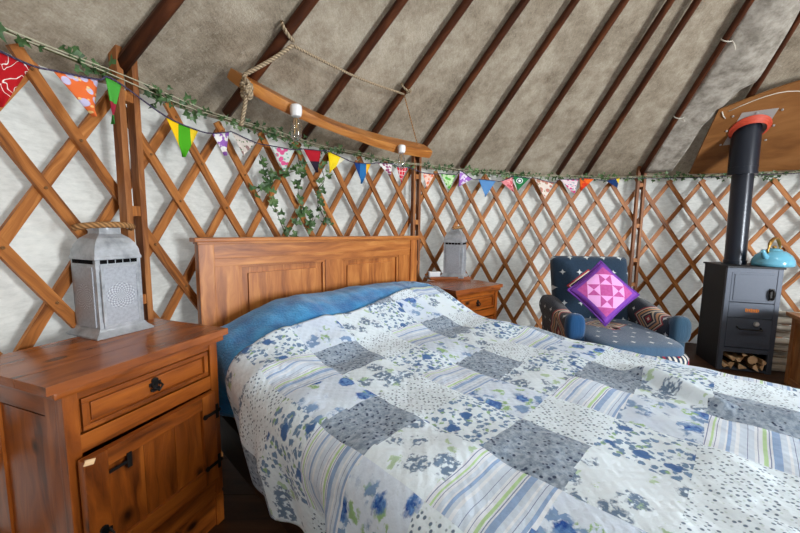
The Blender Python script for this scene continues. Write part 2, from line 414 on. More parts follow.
# ------------------------------------------------------------------ plywood flue board, lining flap, ties
b = MB(); q = [(76.2, 1.0), (68.0, 1.30), (56, 1.30), (48, 1.9), (48, 2.86), (75.0, 2.86)]
PB = [(75.6, 2.32), (71.9, 2.22), (66, 2.16), (58, 2.15), (50, 2.3), (49, 2.84), (73.9, 2.84)]
def bfn(off):
    def fn(u, v):
        azr = 75.6 + (49 - 75.6) * u; rt = 2.32 - .17 * sin(min(1, u / .55) * pi / 2) + (.15 * max(0, u - .55) / .45)
        r = rt + (2.84 - rt) * v; az = azr - (1.7 * (v)) * (1 - u)
        return conep(radians(az), r, off)
    return fn
uvb = lambda u, v: (u * 1.2, v * .6)
b.grid(bfn(.054), 20, 8, uvb); b.grid(bfn(.066), 20, 8, uvb)
for e_ in (0, 1):
    b.grid(lambda u, v, e_=e_: bfn(.054 + .012 * v)(u, e_), 20, 1, lambda u, v: (u, v * .01)); b.grid(lambda u, v, e_=e_: bfn(.054 + .012 * v)(e_, u), 8, 1, lambda u, v: (u, v * .01))
bmesh.ops.remove_doubles(b.bm, verts=b.bm.verts, dist=1e-4)
tag(b.build('flue_board', M['ply']), 'brown plywood board set into the roof round the stove flue', 'board')
def ffn(u, v):
    r = .5 + v * 2.33
    azr = 73.2 + 3.4 * min(1, max(0, (r - 2.15) / .3)) + 1.2 * sin(v * 6.5) * (r < 2.2) + (2.2 if v < .4 else 0) * (1 - v / .4)
    az = radians(81.2 + (azr - 81.2) * u)
    sag = .046 + .035 * sin(pi * u) * sin(pi * min(1, v * 1.1)) + .012 * sin(v * 21 + u * 2) + .008 * noise.noise(V((u * 4, v * 9, 1)))
    return conep(az, r, sag if u > .06 else .035)
o = MB().grid(ffn, 16, 60).build('lining_flap', M['flap'], smooth=True)
md = o.modifiers.new('s', 'SOLIDIFY'); md.thickness = .004
tag(o, 'loose pale canvas lining flap sagging beside the last roof pole', 'canvas flap')
def tie(az, r, txt, tail=.05):
    a = radians(az); t_ = V((-sin(a), cos(a), 0)); nrm = V((-SL * cos(a), -SL * sin(a), -1)).normalized(); c = conep(a, r, .026)
    b = MB(); b.tube([c + nrm * .036 * sin(k * pi / 10) * 1.0 + t_ * .036 * cos(k * pi / 10) + V((0, 0, .0)) for k in range(11)], .0036, 6)
    p = c + nrm * .036 - t_ * .02
    b.tube([p, p + V((0, 0, -.02)) - t_ * .012, p + V((.002, 0, -tail)) - t_ * .016], .0032, 6)
    tag(b.build('tie_string', M['string'], smooth=True), txt, 'string', 'white tie strings on the roof')
tie(81.2, 1.92, 'white tie string knotted on the pole, the upper one'); tie(81.2, 2.37, 'white tie string knotted on the pole, the lower one', .02)
tie(72.5, 1.78, 'white tie string at the edge of the canvas flap', .02)
b = MB(); aa = [conep(radians(74.0 - 14 * i / 10), 2.33 - .10 * sin(pi * i / 10), .070) for i in range(11)]; b.tube(aa, .003, 6)
b.tube([conep(radians(75), 2.33, .070), conep(radians(74.4), 2.36, .076), conep(radians(73.8), 2.38, .070)], .004, 6)
tag(b.build('board_string', M['string'], smooth=True), 'pale string stretched across the top of the plywood board', 'string')

# ------------------------------------------------------------------ hanging beam with ropes and bulbs
BP = [(-.675, 1.505, 1.648), (-.572, 1.671, 1.622), (-.443, 1.818, 1.592), (-.279, 1.986, 1.566), (-.068, 2.165, 1.545), (.164, 2.346, 1.545)]
def cat(P, n=8):
    out = []; P = [V(p) for p in P]
    for i in range(len(P) - 1):
        p0, p1, p2, p3 = P[max(i - 1, 0)], P[i], P[i + 1], P[min(i + 2, len(P) - 1)]
        for k in range(n):
            t = k / n; out.append(.5 * ((2 * p1) + (-p0 + p2) * t + (2 * p0 - 5 * p1 + 4 * p2 - p3) * t * t + (-p0 + 3 * p1 - 3 * p2 + p3) * t ** 3))
    out.append(P[-1]); return out
t = thing('hanging_beam', 'curved waney-edged wooden beam slung on ropes under the roof poles', 'beam', BP[2])
b = MB(); pts = cat(BP, 8); prev = None; dist = 0; N = len(pts)
for i, p in enumerate(pts):
    T = (pts[min(i + 1, N - 1)] - pts[max(i - 1, 0)]).normalized(); S = T.cross(V((0, 0, 1))).normalized(); U = S.cross(T)
    k = i / (N - 1); tw = -.58
    S2 = S * cos(tw) + U * sin(tw); U2 = -S * sin(tw) + U * cos(tw)
    hw_ = .068 * (1 - .25 * abs(k - .45)) * (1 if 0 < i < N - 1 else .86); hh = .020 + .004 * sin(k * 9)
    j1 = .011 * noise.noise(V((k * 14, 0, 0))); j2 = .012 * noise.noise(V((k * 17, 5, 0)))
    sec = [(-1, -1), (-.55, -1.15), (.55, -1.15), (1, -1), (1.06, 0), (1, 1), (.5, 1.1), (-.5, 1.1), (-1, 1), (-1.06, 0)]
    ring = [b.bm.verts.new(p - V(BP[2]) + S2 * (x * hw_ + (j1 if x > 0 else j2)) + U2 * y * hh) for x, y in sec]
    if i: dist += (p - pts[i - 1]).length
    if prev:
        for q in range(10):
            j = (q + 1) % 10; b.face([prev[0][q], prev[0][j], ring[j], ring[q]], [(prev[1], q * .03), (prev[1], q * .03 + .03), (dist, q * .03 + .03), (dist, q * .03)])
    else: b.face(ring[::-1])
    prev = (ring, dist)
b.face(prev[0]); b.build('plank', M['beam'], t, True, 40)
def bulb(p, txt, s_=1.0):
    t = thing('pendant_bulb', txt, 'light bulb', p, 0, 'bulbs under the hanging beam')
    b = MB(); b.lathe([(0, .0), (.018, .0), (.024, -.006), (.024, -.03), (.02, -.045), (.014, -.047), (0, -.047)], n=20); b.build('lamp_holder', M['white'], t, True, 50)
    b = MB(); b.lathe([(.009, -.044), (.012, -.055), (.02, -.075), (.0235, -.1), (.021, -.125), (.012, -.142), (0, -.147)], n=20); b.build('bulb_glass', M['glass'], t, True)
    b = MB(); b.tube([(-.006, 0, -.05), (-.008, 0, -.115), (0, 0, -.07), (.008, 0, -.115), (.006, 0, -.05)], .0006, 5); b.tube([(0, 0, -.05), (0, 0, -.09)], .0014, 5); b.build('filament', M['filament'], t)
    t.scale = (s_,) * 3
bulb((-.474, 1.655, 1.594), 'clear bulb in white holder under the left half of the beam', 1.1)
bulb((.001, 2.115, 1.528), 'clear bulb in white holder near the right end of the beam', .95)
# ropes
t = thing('hanging_rope', 'thick jute rope looped over two roof poles and tied to the beam', 'rope', (-.5, 1.52, 1.86))
I = -V(t.location)
b = MB()
aL, rL = radians(155.3), hypot(-.504 - CX, 1.514 - CY)
cL = conep(aL, rL, .026); tg = V((-sin(aL), cos(aL), 0)); nr = V((-SL * cos(aL), -SL * sin(aL), -1)).normalized(); dn = (conep(aL, rL + .1) - conep(aL, rL)).normalized()
loop = [cL + (tg * cos(k * .63) + nr * sin(k * .63)) * .036 + dn * .01 * k * .5 for k in range(-1, 7)]
b.tube([p + I for p in loop], .0075, 8)
pk = cL + nr * .042 - tg * .02 + dn * .03
beamL = V((-.629, 1.502, 1.66))
b.tube([p + I for p in cat([pk, pk.lerp(beamL, .5) + V((0, 0, -.005)), beamL], 6)], .0085, 8)
b.tube([p + I for p in cat([beamL, V((-.625, 1.475, 1.64)), V((-.62, 1.47, 1.60))], 4)], .0085, 8)
b.tube([V(p) + I for p in cat([(-.618, 1.475, 1.58), (-.628, 1.474, 1.52), (-.642, 1.47, 1.45)], 5)], [.0085] * 8 + [.007, .009, .012], 8)
b.build('left_rope', M['rope'], t, True)
b = MB(); kc = V((-.617, 1.475, 1.592)) + I          # knot
for k in range(5):
    ax = V((random.uniform(-1, 1), random.uniform(-1, 1), random.uniform(-1, 1))).normalized(); e1 = ax.cross(V((0, 0, 1))).normalized(); e2 = ax.cross(e1)
    b.tube([kc + V((0, 0, (k - 2) * .009)) + (e1 * cos(a_ * .7) + e2 * sin(a_ * .7)) * .019 for a_ in range(10)], .0085, 8)
b.build('knot', M['rope'], t, True)
b = MB()
tR = V((.011, 2.22, 1.848)); bR = V((.10, 2.29, 1.572))
b.tube([p + I for p in cat([pk, pk.lerp(tR, .5) + V((0, 0, -.018)), tR], 8)], .0062, 8)
aR = radians(136.0); rR = hypot(tR.x - CX, tR.y - CY); cR = conep(aR, rR, .026); tg = V((-sin(aR), cos(aR), 0)); nr = V((-SL * cos(aR), -SL * sin(aR), -1)).normalized()
b.tube([cR + I + (tg * cos(k * .63) + nr * sin(k * .63)) * .034 for k in range(-1, 7)], .006, 8)
b.tube([cR + I + nr * .034 + V((.01 * cos(k * 1.3), .01 * sin(k * 1.3), .008 * sin(k * 2.1))) for k in range(8)], .006, 8)
b.build('cross_rope', M['rope'], t, True)
b = MB(); b.tube([tR + I, bR + I], .0035, 6); b.build('right_cord', M['handle'], t, True)

# ------------------------------------------------------------------ ivy
def leaf(b, p, n, sz, roll):
    n = n.normalized(); a = n.cross(V((0, 0, 1))); a = a.normalized() if a.length > .05 else V((1, 0, 0)); c = n.cross(a)
    A = a * cos(roll) + c * sin(roll); B = -a * sin(roll) + c * cos(roll)
    P = [(0, 0, 0), (-.42, -.12, .1), (-.5, .35, .14), (-.2, .38, .05), (0, 1.0, .1), (.2, .38, .05), (.5, .35, .14), (.42, -.12, .1)]
    vs = [b.bm.verts.new(p + (A * x + B * y + n * z_) * sz) for x, y, z_ in P]; mid = b.bm.verts.new(p + (B * .35 - n * .02) * sz)
    for i in range(8): b.face([mid, vs[i], vs[(i + 1) % 8]])
def garland(s0, s1, z0, r, dens, sz, name_, lab):
    t = thing('ivy_garland', lab, 'garland', wallp((s0 + s1) / 2, z0, r), 0, 'ivy garlands'); I = -V(t.location)
    b = MB(); f = MB(); n = int((s1 - s0) * 14)
    P = [wallp(s0 + (s1 - s0) * i / n, z0 + .014 * noise.noise(V((i * .6, 1, 0))), r + .01 * noise.noise(V((i * .5, 7, 0)))) for i in range(n + 1)]
    b.tube([p + I for p in P], .003, 5); b.build('stem', M['leafstem'], t)
    for i in range(int((s1 - s0) * dens)):
        s_ = random.uniform(s0, s1); cl = .5 + .5 * noise.noise(V((s_ * 5, 3, 0)))
        if random.random() > cl + .25: continue
        th = pi - s_ / RW; nn = V((-cos(th), -sin(th), random.uniform(-.8, .4))) + V([random.uniform(-.6, .6) for _ in range(3)])
        leaf(f, wallp(s_, z0 + random.gauss(0, .017), r + random.uniform(-.02, .02)) + I, nn, sz * random.uniform(.7, 1.3), random.uniform(0, 6.28))
    f.build('foliage', M['leaf'], t)
garland(.0, .75, 1.535, RW - .08, 80, .03, '', 'ivy garland along the wall top left of the left post')
garland(.82, 2.70, 1.53, RW - .08, 130, .027, '', 'ivy garland along the wall top above the headboard')
garland(2.78, 7.1, 1.535, RW - .08, 150, .026, '', 'ivy garland along the wall top from headboard post to stove')
VN = [[(1.431, 1.42), (1.467, 1.304), (1.479, 1.243), (1.523, 1.152), (1.576, 1.044), (1.626, 1.0)],
      [(1.681, 1.5), (1.717, 1.345), (1.692, 1.263), (1.721, 1.179), (1.797, 1.106), (1.765, 1.046)],
      [(1.834, 1.48), (1.898, 1.355), (1.849, 1.289), (1.839, 1.216), (1.863, 1.157), (1.911, 1.084), (1.936, 1.06)],
      [(1.468, 1.314), (1.55, 1.324), (1.635, 1.357), (1.733, 1.393)], [(1.65, 1.062), (1.689, 1.114), (1.72, 1.15)], [(1.4, 1.22), (1.45, 1.25), (1.5, 1.24)]]
t = thing('hanging_ivy', 'trailing ivy sprigs hanging on the trellis above the headboard', 'ivy', wallp(1.7, 1.5, RW - .07)); I = -V(t.location)
f = MB()
for v in VN:
    P = cat([wallp(a, z, RW - .055) for a, z in v], 6); b = MB(); b.tube([p + I for p in P], .0022, 5); b.build('stem', M['leafstem'], t)
    for i, p in enumerate(P):
        for _ in range(1 if random.random() < .85 else 0):
            nn = V((.55, -.7, .25)) + V([random.uniform(-.5, .5) for _ in range(3)])
            leaf(f, p + I + V([random.uniform(-.022, .022) for _ in range(3)]) + V((.01, -.012, 0)), nn, random.uniform(.030, .048), random.uniform(2, 4.3))
f.build('foliage', M['leaf'], t)

# ------------------------------------------------------------------ bunting
def flagmat(name, kind, c, c2=None, c3=None):
    s = NT(name); u_ = s.uv(); x = s.xyz(u_); c2 = c2 or c; c3 = c3 or c2
    if kind == 'plain': k = s.mix(s.m('MULTIPLY', s.noise(u_, 5), .3), c, c2)
    elif kind == 'floral':
        v1 = s.voro(u_, 4.2); v2 = s.voro(s.scale(u_, (1, 1.1, 1)), 6.5)
        k = s.mix(s.step(v1, .42, .04), c, c2); k = s.mix(s.step(v2, .27, .04), k, c3)
    elif kind == 'vert':  k = s.ramp(x[0], [(0, c), (.36, c2), (.72, c3)], 'CONSTANT')
    elif kind == 'spot':
        d = s.m('SQRT', s.m('ADD', s.m('POWER', s.m('SUBTRACT', x[0], .45), 2.), s.m('POWER', s.m('SUBTRACT', x[1], .28), 2.)))
        k = s.ramp(d, [(0, c2), (.09, c3), (.16, c2), (.2, c)], 'CONSTANT')
    elif kind == 'blob':
        n_ = s.noise(u_, 2.6, 2); k = s.mix(s.step(n_, .5, .02), c, c2)
    elif kind == 'plaid':
        a = s.m('LESS_THAN', s.m('FRACT', s.m('MULTIPLY', x[0], 4.)), .14); bb = s.m('LESS_THAN', s.m('FRACT', s.m('MULTIPLY', x[1], 4.)), .14)
        k = s.mix(s.m('MAXIMUM', a, bb), c, c2)
    elif kind == 'curl':
        n_ = s.noise(u_, 3.2, 1, .3, .8); r_ = s.m('ABSOLUTE', s.m('SUBTRACT', n_, .5)); k = s.mix(s.step(r_, .014, .006), c, c2)
    elif kind == 'horiz': k = s.ramp(x[1], [(0, c), (.5, c2), (.8, c3)], 'CONSTANT')
    return s.fin(k, .85, .15)
W_ = lin((232, 230, 226))
FL = [
 ((.405, 1.474), (.489, 1.468), (.409, 1.335), 'curl', lin((172, 24, 32)), W_, None, 'red flag with white scrolls'),
 ((.543, 1.477), (.669, 1.501), (.659, 1.386), 'floral', lin((228, 112, 58)), lin((196, 190, 222)), lin((238, 196, 130)), 'orange and lilac floral flag'),
 ((.694, 1.519), (.746, 1.513), (.715, 1.378), 'horiz', lin((74, 160, 62)), lin((150, 36, 56)), lin((56, 132, 60)), 'green and crimson flag'),
 ((.911, 1.457), (1.055, 1.442), (.982, 1.321), 'vert', lin((240, 196, 24)), lin((74, 160, 32)), lin((228, 196, 44)), 'yellow and green striped flag'),
 ((1.125, 1.448), (1.217, 1.476), (1.187, 1.364), 'blob', W_, lin((146, 96, 176)), None, 'white flag with purple motif'),
 ((1.232, 1.479), (1.372, 1.46), (1.285, 1.377), 'floral', lin((216, 206, 198)), lin((150, 120, 116)), lin((96, 122, 84)), 'white flag with brown and green sprigs'),
 ((1.472, 1.465), (1.635, 1.475), (1.551, 1.346), 'floral', lin((216, 224, 220)), lin((226, 96, 150)), lin((130, 180, 160)), 'pale flag with pink roses'),
 ((1.702, 1.492), (1.837, 1.505), (1.813, 1.374), 'horiz', lin((176, 30, 44)), lin((50, 40, 56)), lin((40, 36, 50)), 'red and black flag'),
 ((1.897, 1.511), (2.038, 1.488), (1.914, 1.385), 'vert', lin((240, 208, 28)), lin((244, 214, 40)), lin((232, 228, 190)), 'bright yellow flag'),
 ((2.117, 1.477), (2.271, 1.489), (2.188, 1.345), 'vert', lin((30, 66, 130)), lin((44, 110, 170)), lin((240, 180, 40)), 'blue and orange flag'),
 ((2.331, 1.503), (2.475, 1.513), (2.453, 1.429), 'floral', W_, lin((150, 70, 110)), lin((180, 130, 150)), 'mauve patterned flag'),
 ((2.518, 1.50), (2.629, 1.505), (2.555, 1.385), 'plaid', lin((206, 34, 58)), W_, None, 'red flag with white check'),
 ((2.778, 1.482), (2.901, 1.481), (2.814, 1.36), 'floral', lin((236, 200, 184)), lin((232, 130, 90)), lin((200, 120, 150)), 'peach floral flag'),
 ((2.966, 1.491), (3.122, 1.495), (3.059, 1.368), 'floral', lin((200, 224, 180)), lin((96, 184, 74)), lin((128, 200, 96)), 'light green flag'),
 ((3.164, 1.532), (3.298, 1.473), (3.164, 1.399), 'blob', lin((232, 222, 238)), lin((166, 108, 200)), None, 'lilac and white flag'),
 ((3.363, 1.475), (3.549, 1.471), (3.446, 1.329), 'plain', lin((96, 146, 200)), lin((70, 112, 170)), None, 'denim blue flag'),
 ((3.595, 1.47), (3.719, 1.515), (3.737, 1.384), 'floral', lin((228, 140, 146)), lin((206, 96, 106)), lin((238, 190, 186)), 'coral pink flag'),
 ((3.729, 1.524), (3.897, 1.509), (3.779, 1.395), 'spot', lin((44, 124, 72)), lin((232, 238, 240)), lin((36, 60, 70)), 'green flag with an eye spot'),
 ((3.948, 1.514), (4.155, 1.478), (4.063, 1.328), 'floral', lin((228, 216, 206)), lin((196, 130, 116)), lin((170, 160, 120)), 'cream flag with small flowers'),
 ((4.209, 1.511), (4.39, 1.515), (4.361, 1.384), 'floral', lin((232, 214, 220)), lin((226, 70, 140)), lin((90, 150, 170)), 'white flag with pink flowers'),
 ((4.403, 1.528), (4.543, 1.521), (4.427, 1.412), 'blob', lin((238, 110, 40)), lin((214, 60, 34)), None, 'orange flag'),
 ((4.654, 1.506), (4.78, 1.531), (4.769, 1.442), 'vert', lin((24, 52, 104)), lin((28, 60, 110)), lin((240, 210, 60)), 'navy and yellow flag')]
t = thing('bunting', 'long line of many-coloured triangular fabric flags round the wall top', 'bunting', wallp(2.7, 1.5, RW - .1)); I = -V(t.location)
RB = RW - .098
cp = [wallp(.0, 1.495, RB), wallp(.2, 1.49, RB)]
for F in FL: cp += [wallp(*F[0], RB), wallp(*F[1], RB)]
cp += [wallp(5.3, 1.525, RB), wallp(6.2, 1.53, RB), wallp(7.0, 1.53, RB)]
b = MB(); b.tube([p + I for p in cat(cp, 4)], .0028, 6); b.build('cord', M['cord'], t)
for i, F in enumerate(FL):
    a, c, d = F[0], F[1], F[2]
    def fn(u, v, a=a, c=c, d=d, i=i):
        u2 = .5 + (u - .5) * 1.0
        ax = a[0] + (c[0] - a[0]) * u2; az = a[1] + (c[1] - a[1]) * u2
        sx = ax + (d[0] - ax) * v * .985; sz_ = az + (d[1] - az) * v * .985
        return wallp(sx, sz_, RB + .004 + .009 * sin(u * 5 + i * 2) * v + .01 * v * sin(i)) + I
    def uvf(u, v): return (u * (1 - v) + .5 * v + i * 3, v) if F[3] not in ('vert', 'spot', 'horiz') else (u * (1 - v) + .5 * v, v)
    b = MB(); b.grid(fn, 8, 8, uvf)
    o = b.build('flag', flagmat('flag_cloth', F[3], F[4], F[5], F[6]), t, True)
    md = o.modifiers.new('s', 'SOLIDIFY'); md.thickness = .0015; o['label'] = F[7]
# cable along the wall top
b = MB()
for k in range(2): b.tube([wallp(-.1 + 7.1 * i / 90, 1.545 - k * .012 + .006 * sin(i * .7 + k), RW - .088 + k * .004) for i in range(91)], .0018, 5)
tag(b.build('fairy_light_cable', M['wire']), 'thin pale twin cable strung along the top of the trellis', 'cable')

# ------------------------------------------------------------------ nightstands
def handle_plate(parent, c, s_=1.0, name='drawer_pull'):
    b = MB(); x, y, z = c
    b.lathe([(0, 0), (.010, 0), (.010, .003), (0, .003)], (x, y, z + .016 * s_), 10, Matrix.Rotation(pi / 2, 3, 'X'))
    b.box((x, y - .0015, z), (.014 * s_, .003, .04 * s_)); b.box((x, y - .0015, z + .006), (.034 * s_, .003, .011 * s_), bev=.001); b.box((x, y - .0015, z - .013 * s_), (.026 * s_, .003, .009 * s_), bev=.001)
    b.tube([(x - .01, y - .003, z + .008), (x - .013, y - .014, z - .002), (x, y - .017, z - .014), (x + .013, y - .014, z - .002), (x + .01, y - .003, z + .008)], .0035, 6)
    return b.build(name, M['iron'], parent)
def panel_frame(b, x0, x1, z0, z1, y, dep=.006, w=.012):
    """raised picture-frame moulding in the xz plane"""
    for (cx, cz, sx, sz) in (((x0 + x1) / 2, z1 - w / 2, x1 - x0, w), ((x0 + x1) / 2, z0 + w / 2, x1 - x0, w)):
        b.box((cx, y, cz), (sx, dep, sz), bev=.002)
    for cx in (x0 + w / 2, x1 - w / 2): b.box((cx, y, (z0 + z1) / 2), (w, dep, z1 - z0 - 2 * w), bev=.002)
def nightstand(FLc, ang, w, d, lab, lift=0):
    """local x along the front from its left corner, y back into the stand, front at y=0"""
    t = thing('nightstand', lab, 'nightstand', (FLc[0], FLc[1], 0), ang, 'pine nightstands')
    H_ = .66; e = .02; x0, x1 = .035, w - .035; y0 = e; y1 = d - .005
    b = MB()
    nb = 3
    L_ = t
    if lift:
        for x in (x0 + .014, x1 - .014):
            for y in (y0 + .0135, y1 - .03):
                b.box((x, y, lift / 2), (.03 if y > y0 + .05 else .03, .03, lift + .01)); b.build('foot', M['stand'], t); b = MB()
        b.box((w / 2, y0 + .016, lift / 2 + .003), (x1 - x0 - .01, .022, lift + .004)); b.box((x0 + .01, d / 2, lift / 2 + .003), (.014, d - .06, lift + .004)); b.box((x1 - .01, d / 2, lift / 2 + .003), (.014, d - .06, lift + .004)); b.build('plinth', M['stand'], t); b = MB()
        kids0 = set(bpy.data.objects)
    for k in range(nb):
        b.box((w / 2, (k + .5) * d / nb, H_ - .012), (w, d / nb - .0004, .024), bev=.002)
    b.build('tabletop', M['standtop'], t)
    b = MB(); b.box((w / 2, d / 2, H_ - .034), (w - .03, d - .012, .02), bev=.006); b.build('cornice', M['stand'], t)
    # carcass: stiles, rails, side frames and panels
    b = MB()
    for x in (x0 + .014, x1 - .014): b.box((x, y0 + .012, .32), (.03, .028, .60), bev=.002)
    b.box(((x0 + x1) / 2, y0 + .014, .606), (x1 - x0 - .056, .024, .024)); b.box(((x0 + x1) / 2, y0 + .012, .468), (x1 - x0 - .056, .024, .05)); b.box(((x0 + x1) / 2, y0 + .014, .045), (x1 - x0, .026, .09), bev=.003)
    for x in (x0 + .008, x1 - .008):
        b.box((x, y0 + .045, .32), (.016, .05, .6)); b.box((x, y1 - .03, .32), (.016, .06, .6))
        b.box((x, (y0 + y1) / 2, .585), (.015, y1 - y0 - .1, .07)); b.box((x, (y0 + y1) / 2, .055), (.015, y1 - y0 - .1, .09))
    b.box(((x0 + x1) / 2, y1 - .006, .32), (x1 - x0 - .03, .01, .6)); b.box(((x0 + x1) / 2, (y0 + y1) / 2, .05), (x1 - x0 - .03, y1 - y0 - .03, .015))
    b.build('carcass', M['stand'], t)
    for x in (x0 + .01, x1 - .01):
        b = MB(); b.box((x, (y0 + y1) / 2, .315), (.006, y1 - y0 - .1, .45)); b.build('side_panel', M['stand'], t)
    # drawer
    a, c_ = x0 + .034, x1 - .034; zt, zb = .592, .497
    b = MB(); b.box(((a + c_) / 2, y0 + .014, (zt + zb) / 2), (c_ - a, .012, zt - zb)); panel_frame(b, a + .002, c_ - .002, zb + .002, zt - .002, y0 + .006, .014, .014)
    b.box(((a + c_) / 2, y0 + .007, (zt + zb) / 2), (c_ - a - .045, .008, zt - zb - .042), bev=.003)
    dr = b.build('drawer', M['stand'], t); handle_plate(dr, ((a + c_) / 2, y0 + .002, (zt + zb) / 2))
    # door, a touch ajar at its left edge; hinge side is the right
    D = bpy.data.objects.new('door', None)
    zt, zb = .438, .096; b = MB(); wd = c_ - a + .024
    for cx in (-wd + .026, -.026): b.box((cx, 0, (zt + zb) / 2), (.052, .022, zt - zb), bev=.003)
    for cz in (zt - .024, zb + .03): b.box((-wd / 2, 0, cz), (wd - .104, .02, .048 if cz > .3 else .06), bev=.002)
    npl = 3
    for k in range(npl):
        pw = (wd - .104) / npl; b.box((-wd + .052 + (k + .5) * pw, .004, (zt + zb) / 2), (pw - .001, .010, zt - zb - .1))
    dr = b.build('door', M['stand'], t); dr.location = (c_ + .002, y0 - .010, 0); dr.rotation_euler = (0, 0, radians(2.0))
    handle_plate(dr, (-wd + .03, -.012, .205), 1.05, 'door_pull')
    if lift:
        b = MB(); b.box((-wd + .012, -.0105, zt - .008), (.022, .003, .015), Matrix.Rotation(.35, 3, 'Y')); b.build('worn_corner', M['log'], dr)
    for z in (.36, .16):
        b = MB(); b.box((-.012, -.0125, z), (.06, .003, .012), bev=.001); b.box((.004, -.0125, z), (.01, .004, .055), bev=.002); b.lathe([(.0, 0), (.009, 0), (.009, .004), (0, .004)], (-.044, -.011, z), 10, Matrix.Rotation(pi / 2, 3, 'X'))
        b.build('hinge', M['iron'], dr)
    b = MB(); b.box((-wd + .076, -.0125, .372), (.05, .003, .009), bev=.001); b.box((-wd + .1, -.0125, .374), (.012, .004, .045), bev=.002); b.build('hasp', M['iron'], dr)
    if lift:
        for o in [o for o in bpy.data.objects if o not in kids0 and o.parent == t]: o.location.z += lift; o.scale.z = .9
    return t
nightstand((-.761, .732), radians(70.5), .499, .358, 'waxed pine nightstand in the left foreground, its cupboard door full in view', .105)
nightstand((.356, 2.219), radians(39.0), .499, .41, 'small pine nightstand at the far side of the bed')

# ------------------------------------------------------------------ lanterns
def lantern(loc, rz, lab, flip=1, sc=1.0):
    t = thing('lantern', lab, 'lantern', loc, rz, 'metal lanterns'); t.scale = (sc,) * 3
    b = MB(); b.lathe([(.093, 0), (.093, .006), (.078, .022), (.074, .03)], sq=True); b.build('base', M['galv'], t)
    b = MB(); h = .072; b.lathe([(h, .028), (h, .268), (h + .003, .27), (h + .003, .278), (h, .284), (h - .002, .304), (h - .009, .324), (h - .020, .342), (.038, .354), (.034, .358), (.032, .377), (.0, .375)], sq=True)
    b.build('body', M['galv'], t, False)
    for k in range(4):
        R_ = rotz(k * pi / 2)
        b = MB(); b.box(R_ @ V((h + .0015, 0, .14)), (.004, .108, .21), R_, centred=True, off=0, bev=0)
        # centre UV on each panel
        o = b.build('door' if k == 0 else 'side_panel', M['engrave'], t)
        if k == 0:
            f = MB(); panel_f = [(0, .105, .118, .008), (0, -.105, .118, .008)]
            for yy, zz, sy, sz in ((0, .247, .12, .009), (0, .035, .12, .009), (-.056, .141, .008, .21), (.056, .141, .008, .21)): f.box((h + .003, yy, zz), (.006, sy, sz), bev=.001)
            f.tube([(h + .006, -.06, .05), (h + .006, -.06, .23)], .003, 6)
            f.box((h + .007, .058, .14), (.004, .012, .02)); f.build('door_frame', M['galv'], o)
        b = MB()
        for q in range(5): b.box(R_ @ V((h + .0012, -.048 + q * .024, .262)), (.003, .020, .013), R_)  # solid black boxes stand in for the shade inside the slots
        b.build('vent_slots', M['dark'], t)
    b = MB(); b.lathe([(.034, .372), (.034, .378), (.012, .384), (.008, .392), (0, .392)], n=16); b.build('cap', M['galv'], t, True, 40)
    # bail handle, rope wrapped
    b = MB()
    P = []
    for k in range(25):
        a = pi * k / 24; P.append(V((flip * .055 * sin(a), .088 * cos(a), .378 + .012 * sin(a))))
    b.tube(P, .011, 8); b.build('handle', M['handle'], t, True)
    for sg in (-1, 1):
        b = MB(); b.tube([(0, sg * .03, .37), (0, sg * .06, .385), (0, sg * .088, .372)], .003, 6); b.build('bail_wire', M['galv'], t)
    return t
lantern((-.958, 1.153, .70), radians(67.5 - 90), 'pierced grey metal lantern with rope handle on the near nightstand', 1, .9)
t = thing('wooden_tray', 'thin reddish wooden tray under the far lantern and white box', 'tray', (.375, 2.785, .66), radians(8))
b = MB(); b.box((0, 0, .008), (.32, .20, .016), bev=.003); b.build('board', M['standtop'], t)
b = MB()
for y_ in (-.095, .095): b.box((0, y_, .013), (.32, .01, .026), bev=.002)
b.build('rim', M['standtop'], t)
lantern((.432, 2.80, .676), radians(68 - 90), 'grey metal lantern on the far nightstand beside a small white box')
t = thing('soap_box', 'small white lidded box beside the far lantern', 'box', (.268, 2.765, .676), radians(8))
b = MB(); b.box((0, 0, .016), (.085, .055, .032), bev=.003); b.build('box', M['whitebox'], t)
b = MB(); b.box((0, 0, .036), (.089, .059, .009), bev=.003); b.build('lid', M['white'], t)

# ------------------------------------------------------------------ bed
BO = V((-.803, 1.524, 0)); BU = V((.702, .712, 0)).normalized(); BN = V((.712, -.702, 0)).normalized()
BA = atan2(BU.y, BU.x)                    # local x = along headboard, local -y = towards the foot
bed = thing('bed', 'double bed with panelled pine headboard between the two nightstands', 'bed', BO, BA)
hb = MB()
X0, X1 = -.062, 1.295
b = MB()
for x in (X0 + .03, X1 - .03): b.box((x, .012, .49), (.062, .05, .98), bev=.003)
b.box(((X0 + X1) / 2, .012, .945), (X1 - X0 - .12, .038, .07), bev=.002)
b.box(((X0 + X1) / 2, .012, .40), (X1 - X0 - .12, .034, .10)); 
for x0, x1 in ((0, .105), (.565, .675), (1.13, 1.235)): b.box(((x0 + x1) / 2, .014, .66), (x1 - x0, .030, .50), bev=.002)
b.box((.615, .014, .893), (1.235, .031, .036), bev=.002)
b.build('headboard_frame', M['head'], bed)
b = MB(); b.box(((X0 + X1) / 2, .008, .992), (X1 - X0 + .035, .075, .018), bev=.006); b.box(((X0 + X1) / 2, .009, .979), (X1 - X0 + .012, .06, .012), bev=.003); b.build('cap_rail', M['head'], bed)
for x0, x1 in ((.105, .565), (.675, 1.13)):
    b = MB(); n_ = 4
    for k in range(n_): w = (x1 - x0) / n_; b.box((x0 + (k + .5) * w, .024, .66), (w - .0006, .01, .44))
    panel_frame(b, x0, x1, .46, .877, .013, .016, .014)
    for k in range(n_): w = (x1 - x0 - .09) / n_; b.box((x0 + .045 + (k + .5) * w, .016, .655), (w - .0004, .012, .36))
    b.build('headboard_panel', M['head'], bed)
